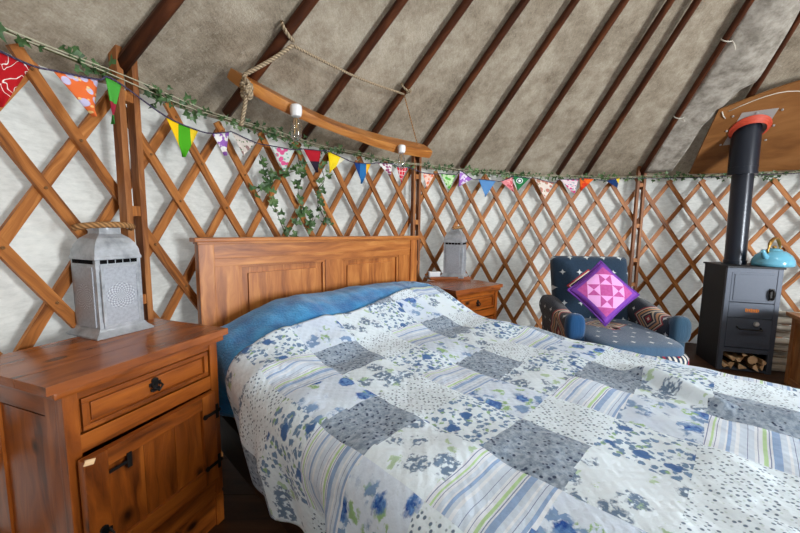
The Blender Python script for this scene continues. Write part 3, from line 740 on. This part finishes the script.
b = MB(); b.box((-.055 + .02, -1.0, .20), (.03, 1.92, .16), bev=.004); b.build('side_rail', M['railwood'], bed)
b = MB(); b.box((1.245, -1.0, .20), (.03, 1.92, .16), bev=.004); b.build('side_rail', M['railwood'], bed)
for x in (-.03, 1.24):
    b = MB(); b.box((x, -1.93, .2), (.06, .06, .4), bev=.004); b.build('leg', M['railwood'], bed)
b = MB(); b.box((.605, -1.0, .27), (1.2, 1.9, .04)); b.build('slat_base', M['railwood'], bed)
b = MB(); b.box((.605, -.99, .40), (1.25, 1.88, .22), bev=.04); b.build('mattress', M['blackfab'], bed, True, 60)

A0, A1, NF = -.085, 1.235, 1.93          # edges of the bed top
def sm(x, a, c_):
    t_ = min(1, max(0, (x - a) / (c_ - a))); return t_ * t_ * (3 - 2 * t_)
def topz(a, n):
    z = .532 + .02 * sm(n, 1.0, .6)
    z += .165 * sm(n, .66, .16) * (sm(a, -.25, .33) * .93 + .07) * (1 - .10 * sm(a, .9, 1.3)) - .03 * sm(n, .10, -.02)
    z += .010 * noise.noise(V((a * 3.1, n * 3.3, 0))) + .008 * noise.noise(V((a * 8, n * 7, 5))) + .004 * noise.noise(V((a * 19, n * 15, 2)))
    z += .006 * max(0, 1 - abs(sin(a * 16.1 + .64)) * 3) * -.6
    # soft wrinkle ridges
    def ridge(ax, nx, bx, mx, w, h):
        nonlocal z
        L2 = (bx - ax) ** 2 + (mx - nx) ** 2; t_ = max(0, min(1, ((a - ax) * (bx - ax) + (n - nx) * (mx - nx)) / L2))
        d = hypot(a - ax - t_ * (bx - ax), n - nx - t_ * (mx - nx)); z += h * exp(-(d / w) ** 2) * sin(pi * (.12 + .76 * t_))
    ridge(.96, 1.36, .80, 1.62, .022, .05); ridge(.80, 1.62, .86, 1.9, .04, .028)
    ridge(1.02, .62, 1.2, 1.05, .05, .016); ridge(.55, .5, 1.1, .62, .05, .008); ridge(.1, .55, .7, .45, .05, .008)
    ridge(-.05, .5, .15, .66, .03, .014); ridge(.0, 1.15, .25, 1.3, .05, .008)
    return z
def drape(s_, n, off=0, hem=.30, lo=None):
    """s_ = arc coordinate across the bed; returns local (a, z) of the cloth"""
    rr = .085
    if s_ < A0 + rr:
        zt = topz(A0 + rr, n); k = A0 + rr - s_; q = rr * pi / 2
        if k < q: th = k / rr; a, z, nx, nz = A0 + rr - rr * sin(th), zt - rr * (1 - cos(th)), -sin(th), cos(th)
        else:
            dn = k - q; a, z, nx, nz = A0 + .20 * max(0, dn - .04), zt - rr - dn, -1, 0
            fold = .024 * sin(n * 17 + 1.5 * sin(n * 5)) + .012 * sin(n * 39 + 2); a += fold * sm(dn, -.03, .12) - .004 * sm(dn, 0, .1)
    elif s_ > A1 - rr:
        zt = topz(A1 - rr, n); k = s_ - A1 + rr; q = rr * pi / 2
        if k < q: th = k / rr; a, z, nx, nz = A1 - rr + rr * sin(th), zt - rr * (1 - cos(th)), sin(th), cos(th)
        else:
            dn = k - q; a, z, nx, nz = A1 + .05 * dn, zt - rr - dn, 1, 0
            a += (.014 * sin(n * 17) + .012) * sm(dn, 0, .16)
    else: a, z, nx, nz = s_, topz(s_, n), 0, 1
    return a + nx * off, z + nz * off
PS = .18
def clothpt(s_, n, off):
    a, z = drape(s_, min(n, NF - .0), off)
    if n > NF - .08:                     # fall over the foot end
        k = n - (NF - .08); rr = .08; q = rr * pi / 2
        if k < q: n2 = NF - .08 + rr * sin(k / rr); z -= rr * (1 - cos(k / rr)); nx = sin(k / rr)
        else: n2 = NF + .01 * sin(s_ * 22) * sm(k - q, 0, .1); z -= rr + (k - q); nx = 1
        z = max(z, .1)
        return V((a, -(n2 + off * nx), z))
    return V((a, -n, z))
# quilt materials
def quilt_bump(s, u_):
    x = s.xyz(u_); q = s.m('MULTIPLY', s.m('SINE', s.m('MULTIPLY', x[0], 209.)), s.m('SINE', s.m('MULTIPLY', x[1], 209.)))
    n_ = s.noise(u_, 38, 3, .6); s.bump(s.m('ADD', s.m('MULTIPLY', q, .12), s.m('MULTIPLY', n_, .9)), .55, .008)
def qmat(name, fn):
    s = NT(name); u_ = s.uv(); k = fn(s, u_, s.xyz(u_)); quilt_bump(s, u_); return s.fin(k, .9, .15, **{'Sheen Weight': .1})
QW = lin((228, 243, 255)); QP = lin((204, 221, 248))
def q_grey(s, u_, x):
    n1 = s.noise(u_, 62, 3, .7); n2 = s.voro(u_, 70); n3 = s.voro(u_, 44)
    k = s.ramp(n1, [(.38, lin((122, 140, 162))), (.6, lin((170, 186, 204)))]); k = s.mix(s.step(n2, .26, .05), k, lin((62, 76, 104)))
    return s.mix(s.step(n3, .13, .04), k, lin((30, 40, 66)))
def q_dots(s, u_, x):
    v = s.voro(s.comb(s.m('MULTIPLY', s.m('ADD', x[0], x[1]), .8), s.m('SUBTRACT', x[0], x[1]), 0.), 74, rnd=.5); v2 = s.voro(u_, 90)
    k = s.mix(s.step(v, .29, .06), QW, lin((104, 126, 152)))
    return s.mix(s.m('MULTIPLY', s.step(v2, .2, .05), .35), k, lin((150, 180, 170)))
def q_stripe(s, u_, x):
    f = s.m('FRACT', s.m('DIVIDE', s.m('ADD', x[1], 3 * .177), .177))
    B, G, P_, L, D = lin((140, 172, 216)), lin((184, 222, 160)), lin((208, 224, 242)), lin((232, 240, 250)), lin((112, 130, 172))
    k = s.ramp(f, [(0, L), (.05, D), (.06, L), (.10, G), (.125, L), (.145, D), (.155, L), (.19, P_), (.24, L), (.26, B), (.30, P_), (.34, L), (.38, P_), (.46, D), (.468, P_), (.53, L), (.56, D), (.57, L), (.61, G), (.65, L), (.67, D), (.68, L), (.70, B), (.78, P_), (.84, L), (.87, P_), (.90, D), (.908, P_), (.96, B)], 'CONSTANT')
    return s.mix(s.m('MULTIPLY', s.noise(u_, 90), .25), k, QP)
def q_floral(s, u_, x):
    base = s.mix(s.noise(u_, 9), QP, QW); d = s.n('ShaderNodeVectorMath', operation='ADD'); s.put(d.inputs[0], u_)
    nn = s.n('ShaderNodeVectorMath', operation='SCALE'); s.put(nn.inputs[0], s.noise(u_, 42, 3, .6, col=True)); nn.inputs[3].default_value = .032; s.put(d.inputs[1], nn.outputs[0]); w = d.outputs[0]
    v = s.voro(w, 10.5); g = s.voro(s.scale(w, (1.3, 1, 1)), 15); g2 = s.noise(w, 44, 3)
    k = s.mix(s.m('MULTIPLY', s.step(g, .38, .04), s.step(g2, .50, .03)), base, lin((150, 190, 140)))
    k = s.mix(s.m('MULTIPLY', s.step(s.voro(s.scale(w, (1, 1.2, 1)), 13.7), .40, .05), s.step(g2, .52, .04)), k, lin((128, 160, 202)))
    pet = s.ramp(s.noise(w, 70, 2), [(.36, lin((30, 76, 158))), (.64, lin((110, 156, 214)))])
    return s.mix(s.step(v, .27, .03), k, pet)
def q_dense(s, u_, x):
    d = s.n('ShaderNodeVectorMath', operation='ADD'); s.put(d.inputs[0], u_); nn = s.n('ShaderNodeVectorMath', operation='SCALE'); s.put(nn.inputs[0], s.noise(u_, 60, 2, .6, col=True)); nn.inputs[3].default_value = .02; s.put(d.inputs[1], nn.outputs[0]); w = d.outputs[0]
    v = s.voro(w, 58); v2 = s.voro(w, 33); v3 = s.voro(w, 14)
    k = s.mix(s.step(v, .43, .06), QW, lin((112, 144, 182))); k = s.mix(s.step(v2, .20, .04), k, lin((148, 186, 150)))
    return s.mix(s.step(v3, .25, .03), k, lin((72, 112, 170)))
def q_ghost(s, u_, x):
    d = s.n('ShaderNodeVectorMath', operation='ADD'); s.put(d.inputs[0], u_); nn = s.n('ShaderNodeVectorMath', operation='SCALE'); s.put(nn.inputs[0], s.noise(u_, 55, 3, .6, col=True)); nn.inputs[3].default_value = .05; s.put(d.inputs[1], nn.outputs[0]); w = d.outputs[0]
    v = s.voro(w, 14); n2 = s.noise(u_, 75, 2)
    k = s.mix(s.m('MULTIPLY', s.step(v, .42, .04), s.step(n2, .55, .05)), QW, lin((112, 136, 166)))
    return s.mix(s.m('MULTIPLY', s.step(s.voro(w, 17), .22, .04), .8), k, lin((166, 200, 158)))
QM = [qmat('quilt_grey_print', q_grey), qmat('quilt_dotted_print', q_dots), qmat('quilt_striped_print', q_stripe), qmat('quilt_blue_floral', q_floral), qmat('quilt_dense_floral', q_dense), qmat('quilt_white_floral', q_ghost)]
SA, SB, NA, NB_ = A0 - .305, A1 + .28, .285, 2.16
def pidx(s_, n):
    ab = [-.04 + k * .195 for k in range(-3, 10)]
    i = int(math.floor((s_ + .04) / .195)); j = int(math.floor((n - .005) / .177))
    if j == 9 and i == 1: return 1
    if j % 2 == 1:
        ph = {1: 0, 3: 1, 5: 0, 7: 1, 9: 1, 11: 0}.get(j, 0)
        return ((i - ph) % 3)
    return [3, 5, 4][(i - {0: 1, 2: 1, 4: 0, 6: 2, 8: 0, 10: 1, 12: 2}.get(j, 0)) % 3]
def qn(v, s_):                            # head edge of the quilt is slightly wavy
    na = NA + .07 * sm(s_, 1.05, .45) + .012 * sin(s_ * 5) + .05 * sm(s_, .1, -.15)
    return na + (NB_ - na) * v
NU, NV_ = 190, 210
b = MB(); b.grid(lambda u, v: clothpt(SA + (SB - SA) * u, qn(v, SA + (SB - SA) * u), .012), NU, NV_,
                 lambda u, v: (SA + (SB - SA) * u, qn(v, SA + (SB - SA) * u)), lambda u, v: pidx(SA + (SB - SA) * u, qn(v, SA + (SB - SA) * u)))
q_ = b.build('patchwork_quilt', QM, None, True); q_.location = BO; q_.rotation_euler = (0, 0, BA)
md = q_.modifiers.new('s', 'SOLIDIFY'); md.thickness = .009; md.offset = 1
tag(q_, 'blue and white patchwork quilt of floral, striped and dotted squares covering the bed', 'quilt')
# blue blanket under the quilt, showing at the head end
s = NT('blue_blanket_weave'); u_ = s.uv(); x = s.xyz(u_); n_ = s.noise(u_, 12, 4, .6); v_ = s.voro(u_, 130)
s.bump(s.m('ADD', s.m('MULTIPLY', v_, .6), n_), .5, .006); M['blanket'] = s.fin(s.ramp(n_, [(.35, lin((26, 112, 182))), (.65, lin((62, 160, 222)))]), .85, .2, **{'Sheen Weight': .4})
def bl(u, v):
    s_ = SA + .06 + (SB - SA - .12) * u; n = .035 + .55 * v
    p = clothpt(s_, n, .0); k = exp(-((n - .035) / .03) ** 2); p.z -= .03 * k
    return p
b = MB(); b.grid(bl, 120, 40, lambda u, v: (u * 1.8, v * .45)); o = b.build('blue_blanket', M['blanket'], None, True); o.location = BO; o.rotation_euler = (0, 0, BA)
md = o.modifiers.new('s', 'SOLIDIFY'); md.thickness = .008; md.offset = 1
tag(o, 'bright blue blanket showing between the quilt and the headboard', 'blanket')

# ------------------------------------------------------------------ armchair
def kilim(name, meds, cell=.105, base=lin((40, 62, 88)), dark=False, ox=.0, oy=.0, front=False):
    s = NT(name); u_ = s.uv(); x = s.xyz(u_); n_ = s.noise(u_, 60, 3)
    k = s.mix(n_, base, tuple(v * .62 for v in base[:3]) + (1,))
    # small white four petal motifs on a staggered grid
    gy = s.m('DIVIDE', s.m('ADD', x[1], 5.0 + oy), cell); row = s.m('FLOOR', gy)
    gx = s.m('ADD', s.m('DIVIDE', s.m('ADD', x[0], 5.0 + ox), cell * 1.1), s.m('MULTIPLY', s.m('MODULO', row, 2.), .5))
    fx = s.m('ABSOLUTE', s.m('SUBTRACT', s.m('FRACT', gx), .5)); fy = s.m('ABSOLUTE', s.m('SUBTRACT', s.m('FRACT', gy), .5))
    star = s.m('ADD', s.m('MULTIPLY', fx, fy), s.m('MULTIPLY', s.m('ADD', fx, fy), .045))
    k = s.mix(s.step(star, .0088, .0012), k, lin((204, 210, 212)))
    for (mu, mv, r, sk) in meds:
        dx_ = s.m('ABSOLUTE', s.m('SUBTRACT', x[0], mu)); dy_ = s.m('MULTIPLY', s.m('ABSOLUTE', s.m('SUBTRACT', x[1], mv)), sk)
        d = s.m('DIVIDE', s.m('ADD', dx_, dy_), r)
        c = s.ramp(d, [(0, lin((226, 214, 196))), (.10, lin((150, 36, 52))), (.24, lin((30, 32, 44))), (.36, lin((206, 190, 166))), (.46, lin((64, 70, 84))), (.58, lin((196, 150, 110))), (.74, lin((24, 28, 40))), (.82, lin((214, 200, 180))), (.90, lin((160, 52, 62)))], 'CONSTANT')
        k = s.mix(s.step(d, 1.0, .005), k, c)
    s.bump(s.voro(u_, 260), .4, .003)
    return s.fin(k, .9, .15, **{'Sheen Weight': .3})
ch = thing('armchair', 'navy kilim-patterned upholstered armchair in front of the trellis', 'armchair', (1.375, 2.29, 0), radians(-3)); ch.scale = (.9, .95, .97)
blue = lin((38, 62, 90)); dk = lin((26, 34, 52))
# seat: deep rounded block, front edge bowed
b = MB(); b.soft((-.0, -.10, .375), (.56, .70, .15), e=.3, e2=.42, nu=48, nv=20)
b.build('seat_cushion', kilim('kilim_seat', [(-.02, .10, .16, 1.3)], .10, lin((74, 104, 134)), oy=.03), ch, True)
s = NT('seat_front_cream'); u_ = s.uv(); x = s.xyz(s.obj())
f = s.m('LESS_THAN', s.m('FRACT', s.m('MULTIPLY', x[0], 32.)), .5)
zz = s.m('MULTIPLY', s.m('GREATER_THAN', x[2], .03), f)
k = s.mix(s.step(s.voro(s.obj(), 14), .34, .02), lin((206, 202, 192)), lin((150, 40, 60))); k = s.mix(zz, k, lin((44, 62, 84)))
M['seatfront'] = s.fin(k, .9, .15)
b = MB(); b.soft((0, 0, 0), (.60, .735, .17), e=.3, e2=.42, nu=48, nv=16); o = b.build('seat_front', M['seatfront'], ch, True); o.location = (0, -.11, .315)
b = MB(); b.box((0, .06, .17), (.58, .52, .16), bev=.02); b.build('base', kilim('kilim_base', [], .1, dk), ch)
# back: raked, slightly rounded slab
Rk = Matrix.Rotation(radians(-14), 3, 'X')
b = MB()
def bk(u, v):
    # closed super-ellipse section in y/x, rising in z
    th = u * 2 * pi; sp = lambda t_, p: math.copysign(abs(t_) ** p, t_)
    w = .285 + .012 * sm(v, 0, .9); tt = .065
    top = 1 if v < .9 else sqrt(max(.0, 1 - ((v - .9) / .1) ** 2)) * .5 + .5
    x_ = w * sp(cos(th), .35) * (1 if v < .999 else .97); y_ = tt * top * sp(sin(th), .55)
    return Rk @ V((x_, y_, v * .58)) + V((0, .22, .32))
b.grid(bk, 40, 26, lambda u, v: (.285 * math.copysign(abs(cos(u * 2 * pi)) ** .35, cos(u * 2 * pi)), v * .58)); 
bmesh.ops.remove_doubles(b.bm, verts=b.bm.verts, dist=1e-4)
bmesh.ops.holes_fill(b.bm, edges=[e for e in b.bm.edges if e.is_boundary], sides=60)
b.build('backrest', kilim('kilim_back', [(-.03, .35, .17, 1.35)], .115, lin((40, 62, 84)), ox=.03, oy=.01), ch, True, 60)
# arms: padded, top dips towards the front, rolled outward
for sg, nm in ((-1, 'left'), (1, 'right')):
    def arm(u, v, sg=sg):
        th = u * 2 * pi; y = .27 - v * .50                  # back to front
        h = .60 - .055 * sm(v, .1, .75) - .0 * v; zb = .12
        ct, st = cos(th), sin(th); sp = lambda t_, p: math.copysign(abs(t_) ** p, t_)
        zc = (h + zb) / 2; z = zc + (h - zb) / 2 * sp(st, .55)
        wid = .052 + .026 * sm(z, .42, .54)
        end = 1 if v < .94 else .72 + .28 * sqrt(max(0, 1 - ((v - .94) / .06) ** 2))
        x_ = sg * (.318 + .018 * sm(z, .4, .55)) + wid * sp(ct, .6) * end
        return V((x_, y, zb + (z - zb) * (1 if v < .94 else 1 - .02 * (v - .94) / .06)))
    b = MB(); b.grid(arm, 40, 26, lambda u, v, a=arm: (a(u, v).y, a(u, v).z)); bmesh.ops.remove_doubles(b.bm, verts=b.bm.verts, dist=1e-5)
    bmesh.ops.holes_fill(b.bm, edges=[e for e in b.bm.edges if e.is_boundary], sides=60)
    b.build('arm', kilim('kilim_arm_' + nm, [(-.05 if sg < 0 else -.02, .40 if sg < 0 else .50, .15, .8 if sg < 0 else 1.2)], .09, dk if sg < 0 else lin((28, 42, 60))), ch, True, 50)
    b = MB(); b.soft((sg * .338, -.22, .485), (.125, .09, .17), e=.7, e2=.7, nu=24, nv=14); b.soft((sg * .322, -.215, .30), (.10, .07, .36), e=.4, e2=.5, nu=24, nv=14)
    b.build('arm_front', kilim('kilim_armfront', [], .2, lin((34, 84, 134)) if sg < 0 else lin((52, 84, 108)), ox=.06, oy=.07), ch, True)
for x_ in (-.27, .27):
    for y_ in (-.24, .27):
        b = MB(); b.tube([(x_, y_, 0), (x_, y_, .1)], [.016, .024], 10); b.build('leg', M['railwood'], ch, True, 50)
# cushion
s = NT('cushion_star_patchwork'); u_ = s.uv(); x = s.xyz(u_)
a = s.m('ABSOLUTE', x[0]); c_ = s.m('ABSOLUTE', x[1]); mx_ = s.m('MAXIMUM', a, c_)
px_ = s.m('MULTIPLY', s.m('ADD', x[0], x[1]), .7071); py_ = s.m('MULTIPLY', s.m('SUBTRACT', x[1], x[0]), .7071)
gx = s.m('DIVIDE', s.m('ADD', px_, .1095), .073); gy = s.m('DIVIDE', s.m('ADD', py_, .1095), .073)
fx = s.m('SUBTRACT', s.m('FRACT', gx), .5); fy = s.m('SUBTRACT', s.m('FRACT', gy), .5); ix = s.m('FLOOR', gx); iy = s.m('FLOOR', gy)
inside = s.m('LESS_THAN', s.m('MAXIMUM', s.m('ABSOLUTE', px_), s.m('ABSOLUTE', py_)), .1095)
par = s.m('MULTIPLY', inside, s.m('MODULO', s.m('ADD', s.m('ADD', ix, iy), 20.), 2.))
hour = s.m('GREATER_THAN', s.m('ABSOLUTE', fy), s.m('ABSOLUTE', fx))
sidex = s.m('LESS_THAN', s.m('ABSOLUTE', s.m('SUBTRACT', iy, 1.)), .5)
pat = s.m('SUBTRACT', 1., s.m('ABSOLUTE', s.m('SUBTRACT', hour, sidex)))
cen = s.m('LESS_THAN', s.m('MAXIMUM', s.m('ABSOLUTE', px_), s.m('ABSOLUTE', py_)), .0365)
cen = s.m('MAXIMUM', cen, s.m('SUBTRACT', 1., inside))
light = lin((232, 168, 226)); mid = lin((168, 58, 130)); pur = lin((116, 50, 156)); n_ = s.noise(u_, 60, 3)
mid2 = s.mix(n_, mid, lin((206, 104, 172)))
k = s.mix(s.m('MULTIPLY', par, pat), light, mid2); k = s.mix(cen, k, mid2)
k = s.mix(s.m('GREATER_THAN', mx_, .118), k, s.mix(n_, pur, lin((140, 84, 190))))
s.bump(n_, .3, .004); M['cushion'] = s.fin(k, .85, .2)
cu = thing('cushion', 'purple and pink star patchwork cushion standing on its corner in the armchair', 'cushion', (1.31, 2.26, .655))
Rc = Matrix.Rotation(radians(-8), 3, 'Z') @ Matrix.Rotation(radians(-24), 3, 'X') @ Matrix.Rotation(radians(47), 3, 'Y')
def cus(side):
    def fn(u, v):
        x_, z_ = (u - .5) * 2, (v - .5) * 2; pin = 1 - .06 * (1 - z_ * z_) * abs(x_) ** 3; pin2 = 1 - .06 * (1 - x_ * x_) * abs(z_) ** 3
        th = side * .058 * (max(0, (1 - x_ ** 2) * (1 - z_ ** 2)) ** .45)
        return Rc @ V((x_ * .150 * pin, th, z_ * .150 * pin2))
    return fn
b = MB(); 
for sd in (-1, 1): b.grid(cus(sd), 24, 24, lambda u, v: ((u - .5) * .300, (v - .5) * .300))
bmesh.ops.remove_doubles(b.bm, verts=b.bm.verts, dist=1e-4); b.build('cover', M['cushion'], cu, True)
M['fringe'] = plain('purple_fringe', lin((120, 70, 170)), .9, .1, 0, .5, .5, 90)
b = MB(); P = []
for e_ in range(4):
    for k in range(12):
        t_ = k / 12 * 2 - 1; x_, z_ = [(t_, -1), (1, t_), (-t_, 1), (-1, -t_)][e_]
        pin = 1 - .06 * (1 - z_ * z_) * abs(x_) ** 3; pin2 = 1 - .06 * (1 - x_ * x_) * abs(z_) ** 3; P.append(Rc @ V((x_ * .152 * pin, 0, z_ * .152 * pin2)))
P.append(P[0]); b.tube(P, .006, 6, cap=False); b.build('piping', M['fringe'], cu, True)

# ------------------------------------------------------------------ stove
SA_ = atan2(-.101, .305); st = thing('wood_stove', 'dark grey steel wood-burning stove with log store and black flue', 'stove', (2.452, 2.638, 0), SA_)
SW, SD = .322, .35                        # local x along the front, y back
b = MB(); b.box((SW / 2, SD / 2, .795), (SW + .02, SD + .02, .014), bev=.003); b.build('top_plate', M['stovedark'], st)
b = MB()
for x_ in (.012, SW - .012): b.box((x_, .012, .394), (.03, .024, .788), bev=.003)
for z_ in (.772, .165): b.box((SW / 2, .012, z_), (SW - .05, .02, .034))
b.box((SW / 2, SD / 2 + .01, .165), (SW - .02, SD - .02, .012)); b.box((SW / 2, SD / 2, .012), (SW - .02, SD - .02, .012)); b.box((SW / 2, SD - .006, .39), (SW, .012, .78))
b.build('body', M['stove'], st)
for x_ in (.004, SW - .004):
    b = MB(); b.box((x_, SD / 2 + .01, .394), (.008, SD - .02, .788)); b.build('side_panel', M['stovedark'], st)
b = MB(); b.box((SW / 2, .012, .645), (SW - .056, .022, .225), bev=.003); b.box((SW / 2, .004, .645), (SW - .09, .012, .195), bev=.003); d_ = b.build('fire_door', M['stove'], st)
b = MB(); b.tube([(SW - .055, -.004, .57), (SW - .055, -.03, .572), (SW - .055, -.034, .60), (SW - .055, -.03, .63), (SW - .055, -.004, .632)], .0075, 8); b.box((SW - .055, -.004, .60), (.026, .01, .09), bev=.003); b.build('handle', M['iron'], d_)
b = MB(); b.box((SW / 2, .010, .472), (SW - .056, .02, .112), bev=.003); pn = b.build('name_panel', M['stove'], st)
b = MB(); random.seed(3)
for k in range(8): b.box((SW / 2 - .028 + k * .0105, -.0012, .476), (.0075, .002, .019 + .006 * (k % 3 == 0)), bev=.0008)
b.box((SW / 2 + .008, -.0012, .462), (.07, .002, .002)); b.build('badge', M['orange'], pn)
b = MB(); b.box((SW / 2, .010, .30), (SW - .056, .022, .225), bev=.003); b.box((SW / 2, .0, .23), (SW - .06, .006, .004)); dr = b.build('ash_drawer', M['stove'], st)
b = MB(); b.lathe([(0, 0), (.016, 0), (.018, .006), (.014, .016), (0, .018)], (SW / 2 + .04, -.001, .376), 16, Matrix.Rotation(pi / 2, 3, 'X')); b.build('air_knob', M['steel'], dr, True, 40)
b = MB(); b.tube([(SW / 2 - .07, -.002, .345), (SW / 2 - .068, -.03, .335), (SW / 2 + .068, -.03, .335), (SW / 2 + .07, -.002, .345)], .006, 8); b.build('handle', M['iron'], dr, True)
I3 = rotz(-SA_)
def sl(p): v = I3 @ (V(p) - V((2.452, 2.638, 0))); return v
f0, f1, f2, f3 = sl((2.667, 2.82, .802)), sl((2.655, 2.825, 1.60)), sl((2.652, 2.825, 1.50)), sl((2.648, 2.826, 1.86))
b = MB(); b.tube([f0, f0.lerp(f1, .3), f0.lerp(f1, .7), f1], .066, 28); b.tube([f0, f0 + V((0, 0, .03))], .072, 28); b.build('flue_pipe', M['flue'], st, True, 50)
b = MB(); b.tube([f2, f2.lerp(f3, .5), f3], .088, 28); b.tube([f2 - V((0, 0, .006)), f2 + V((0, 0, .012))], .092, 28); b.tube([f2 + V((0, 0, .05)), f2 + V((0, 0, .06))], .090, 28)
b.build('flue_sleeve', M['flue'], st, True, 50)
# flashing on the board
azf = atan2(2.826 - CY, 2.648 - CX); rf = hypot(2.648 - CX, 2.826 - CY); fc = conep(azf, rf, .067)
nr = V((-SL * cos(azf), -SL * sin(azf), -1)).normalized(); Q = nr.to_track_quat('Z', 'X').to_matrix()
t = thing('flue_flashing', 'square steel plate with red silicone collar round the flue', 'flashing', fc)
b = MB(); b.box((0, 0, 0.002), (.30, .30, .004), Q @ rotz(radians(5)), bev=0); b.build('plate', M['steel'], t)
b = MB()
for sx_ in (-1, 0, 1):
    for sy_ in (-1, 0, 1):
        if sx_ or sy_: b.lathe([(0, 0), (.008, 0), (.006, .007), (0, .008)], Q @ rotz(radians(5)) @ V((sx_ * .135, sy_ * .135, .004)), 8, Q)
b.build('rivets', M['steel'], t)
b = MB(); rings = []
for k in range(10):
    f_ = k / 9; c0 = Q @ V((0, 0, .006)); c1 = V((0, 0, -.03)); R0, R1 = .122, .094
    ring = []
    for j in range(36):
        a = 2 * pi * j / 36; p0 = c0 + Q @ V((R0 * cos(a), R0 * sin(a), 0)); d_ = V((p0.x, p0.y, 0)); d_ = d_.normalized() * R1; p1 = V((d_.x, d_.y, p0.z * .55 - .026))
        p = p0.lerp(p1, f_); p += V((0, 0, -.006 * sin(f_ * pi * 3) ** 2)); ring.append(b.bm.verts.new(p))
    if rings:
        for j in range(36): b.face([rings[-1][j], rings[-1][(j + 1) % 36], ring[(j + 1) % 36], ring[j]])
    rings.append(ring)
b.build('silicone_collar', M['silicone'], t, True)

# kettle
k_ = thing('kettle', 'light blue enamel kettle with brass handle on the stove', 'kettle', (2.80, 2.66, .802), radians(200)); k_.scale = (1.14,) * 3
b = MB(); b.lathe([(0, 0), (.098, 0), (.104, .006), (.106, .02), (.102, .042), (.088, .070), (.062, .094), (.040, .103), (0, .104)], n=32); b.build('body', M['kettle'], k_, True, 60)
b = MB(); b.lathe([(.040, .103), (.038, .109), (.02, .116), (0, .117)], n=24); b.build('lid', M['kettle'], k_, True, 60)
b = MB(); b.lathe([(0, .115), (.009, .116), (.012, .126), (.007, .134), (0, .135)], n=14); b.build('lid_knob', M['brass'], k_, True)
b = MB(); b.tube([(.075, 0, .055), (.10, 0, .07), (.118, 0, .092), (.126, 0, .106)], [.02, .016, .012, .010], 12); b.build('spout', M['kettle'], k_, True)
b = MB(); b.tube([(.070 * cos(a), 0, .085 + .098 * sin(a)) for a in [pi * i / 14 for i in range(15)]], [.006] * 3 + [.010] * 9 + [.006] * 3, 10); b.build('handle', M['brass'], k_, True)

# firewood in the log store
def log_mesh(L, r, kind):
    b = MB(); n = 3 if kind == 'split' else 12
    if kind == 'split':
        P = [(r * cos(a) * (1 + random.uniform(-.15, .15)), r * sin(a) * (1 + random.uniform(-.15, .15))) for a in (0.2, .9, 1.6, 3.4)]
    else: P = [(r * cos(2 * pi * k / n) * (1 + random.uniform(-.05, .05)), r * sin(2 * pi * k / n)) for k in range(n)]
    A = [b.bm.verts.new((x_, -L / 2, z_)) for x_, z_ in P]; B_ = [b.bm.verts.new((x_ * .97, L / 2, z_ * .97)) for x_, z_ in P]
    ro = random.random() * 5
    for i in range(len(P)):
        j = (i + 1) % len(P); b.mi = 1 if (kind != 'split' or i in (0, 1)) else 0
        b.face([A[i], A[j], B_[j], B_[i]], [(ro, i * .04), (ro, i * .04 + .04), (ro + L, i * .04 + .04), (ro + L, i * .04)])
    b.mi = 0; b.face(A[::-1], [(x_ + ro, z_) for x_, z_ in P[::-1]]); b.face(B_, [(x_ + ro, z_) for x_, z_ in P]); return b
random.seed(12)
LG = [(.05, .045, .03), (.10, .042, .034), (.16, .048, .036), (.225, .045, .034), (.275, .045, .026), (.075, .095, .03), (.13, .10, .032), (.20, .098, .036), (.262, .09, .028), (.16, .138, .018)]
LN = ['bottom row, far left', 'bottom row, second from the left', 'bottom row, in the middle', 'bottom row, second from the right', 'bottom row, far right', 'upper row, far left', 'upper row, second from the left', 'round one in the upper row', 'upper row, far right', 'small wedge topmost of the pile']
for i, (x_, z_, r) in enumerate(LG):
    b = log_mesh(.25, r * .9, 'split' if i != 7 else 'round')
    o = b.build('firewood_log', [M['log'], M['bark']]); o.location = V((2.452, 2.638, 0)) + rotz(SA_) @ V((x_, .13 + random.uniform(-.02, .01), z_)); o.rotation_euler = (0, random.uniform(0, 6.28) if i != 9 else 3.6, SA_ + random.uniform(-.08, .08))
    tag(o, 'pale-ended firewood log under the stove, ' + LN[i], 'log', 'firewood in the stove log store')
# pale logs stacked beside the stove
for k in range(9):
    o = log_mesh(.30, .026, 'round').build('firewood_log', [M['log'], M['birch']], None, True, 60)
    o.location = (2.93 + .02 * (k % 2), 2.60 + .01 * (k % 3), .027 + k * .0515); o.rotation_euler = (0, k * 1.3, radians(68 + 5 * sin(k * 2)))
    tag(o, 'pale round log between the stove and the wooden cabinet, ' + ['lowest, on the floor', 'second from the floor', 'third from the floor', 'fourth from the floor', 'in the middle of the stack', 'fourth from the top', 'third from the top', 'second from the top', 'topmost'][k], 'log', 'pale logs beside the stove')
# low wooden cabinet at the right edge
cb = thing('low_cabinet', 'low wooden cabinet cut off by the right edge beside the stove', 'cabinet', (2.70, 2.44, 0), atan2(-.88, -.48))
b = MB()
for k in range(3): b.box((.40, -.0 + .075 + k * .13, .488), (.84, .1295, .024), bev=.003)
b.build('cabinet_top', M['chest'], cb)
for x_ in (.02, .78):
    b = MB(); b.box((x_, .22, .238), (.022, .36, .476)); b.build('end_panel', M['chest'], cb)
b = MB()
for x_ in (.04, .40, .76): b.box((x_, .045, .238), (.05, .024, .476), bev=.002)
for z_ in (.452, .03): b.box((.4, .047, z_), (.70, .02, .046))
b.build('front_frame', M['chest'], cb)
for x_ in (.22, .58):
    b = MB(); b.box((x_, .05, .24), (.31, .012, .37)); b.build('door', M['chest'], cb)
b = MB(); b.box((.4, .39, .238), (.76, .012, .476)); b.build('back_panel', M['chest'], cb)
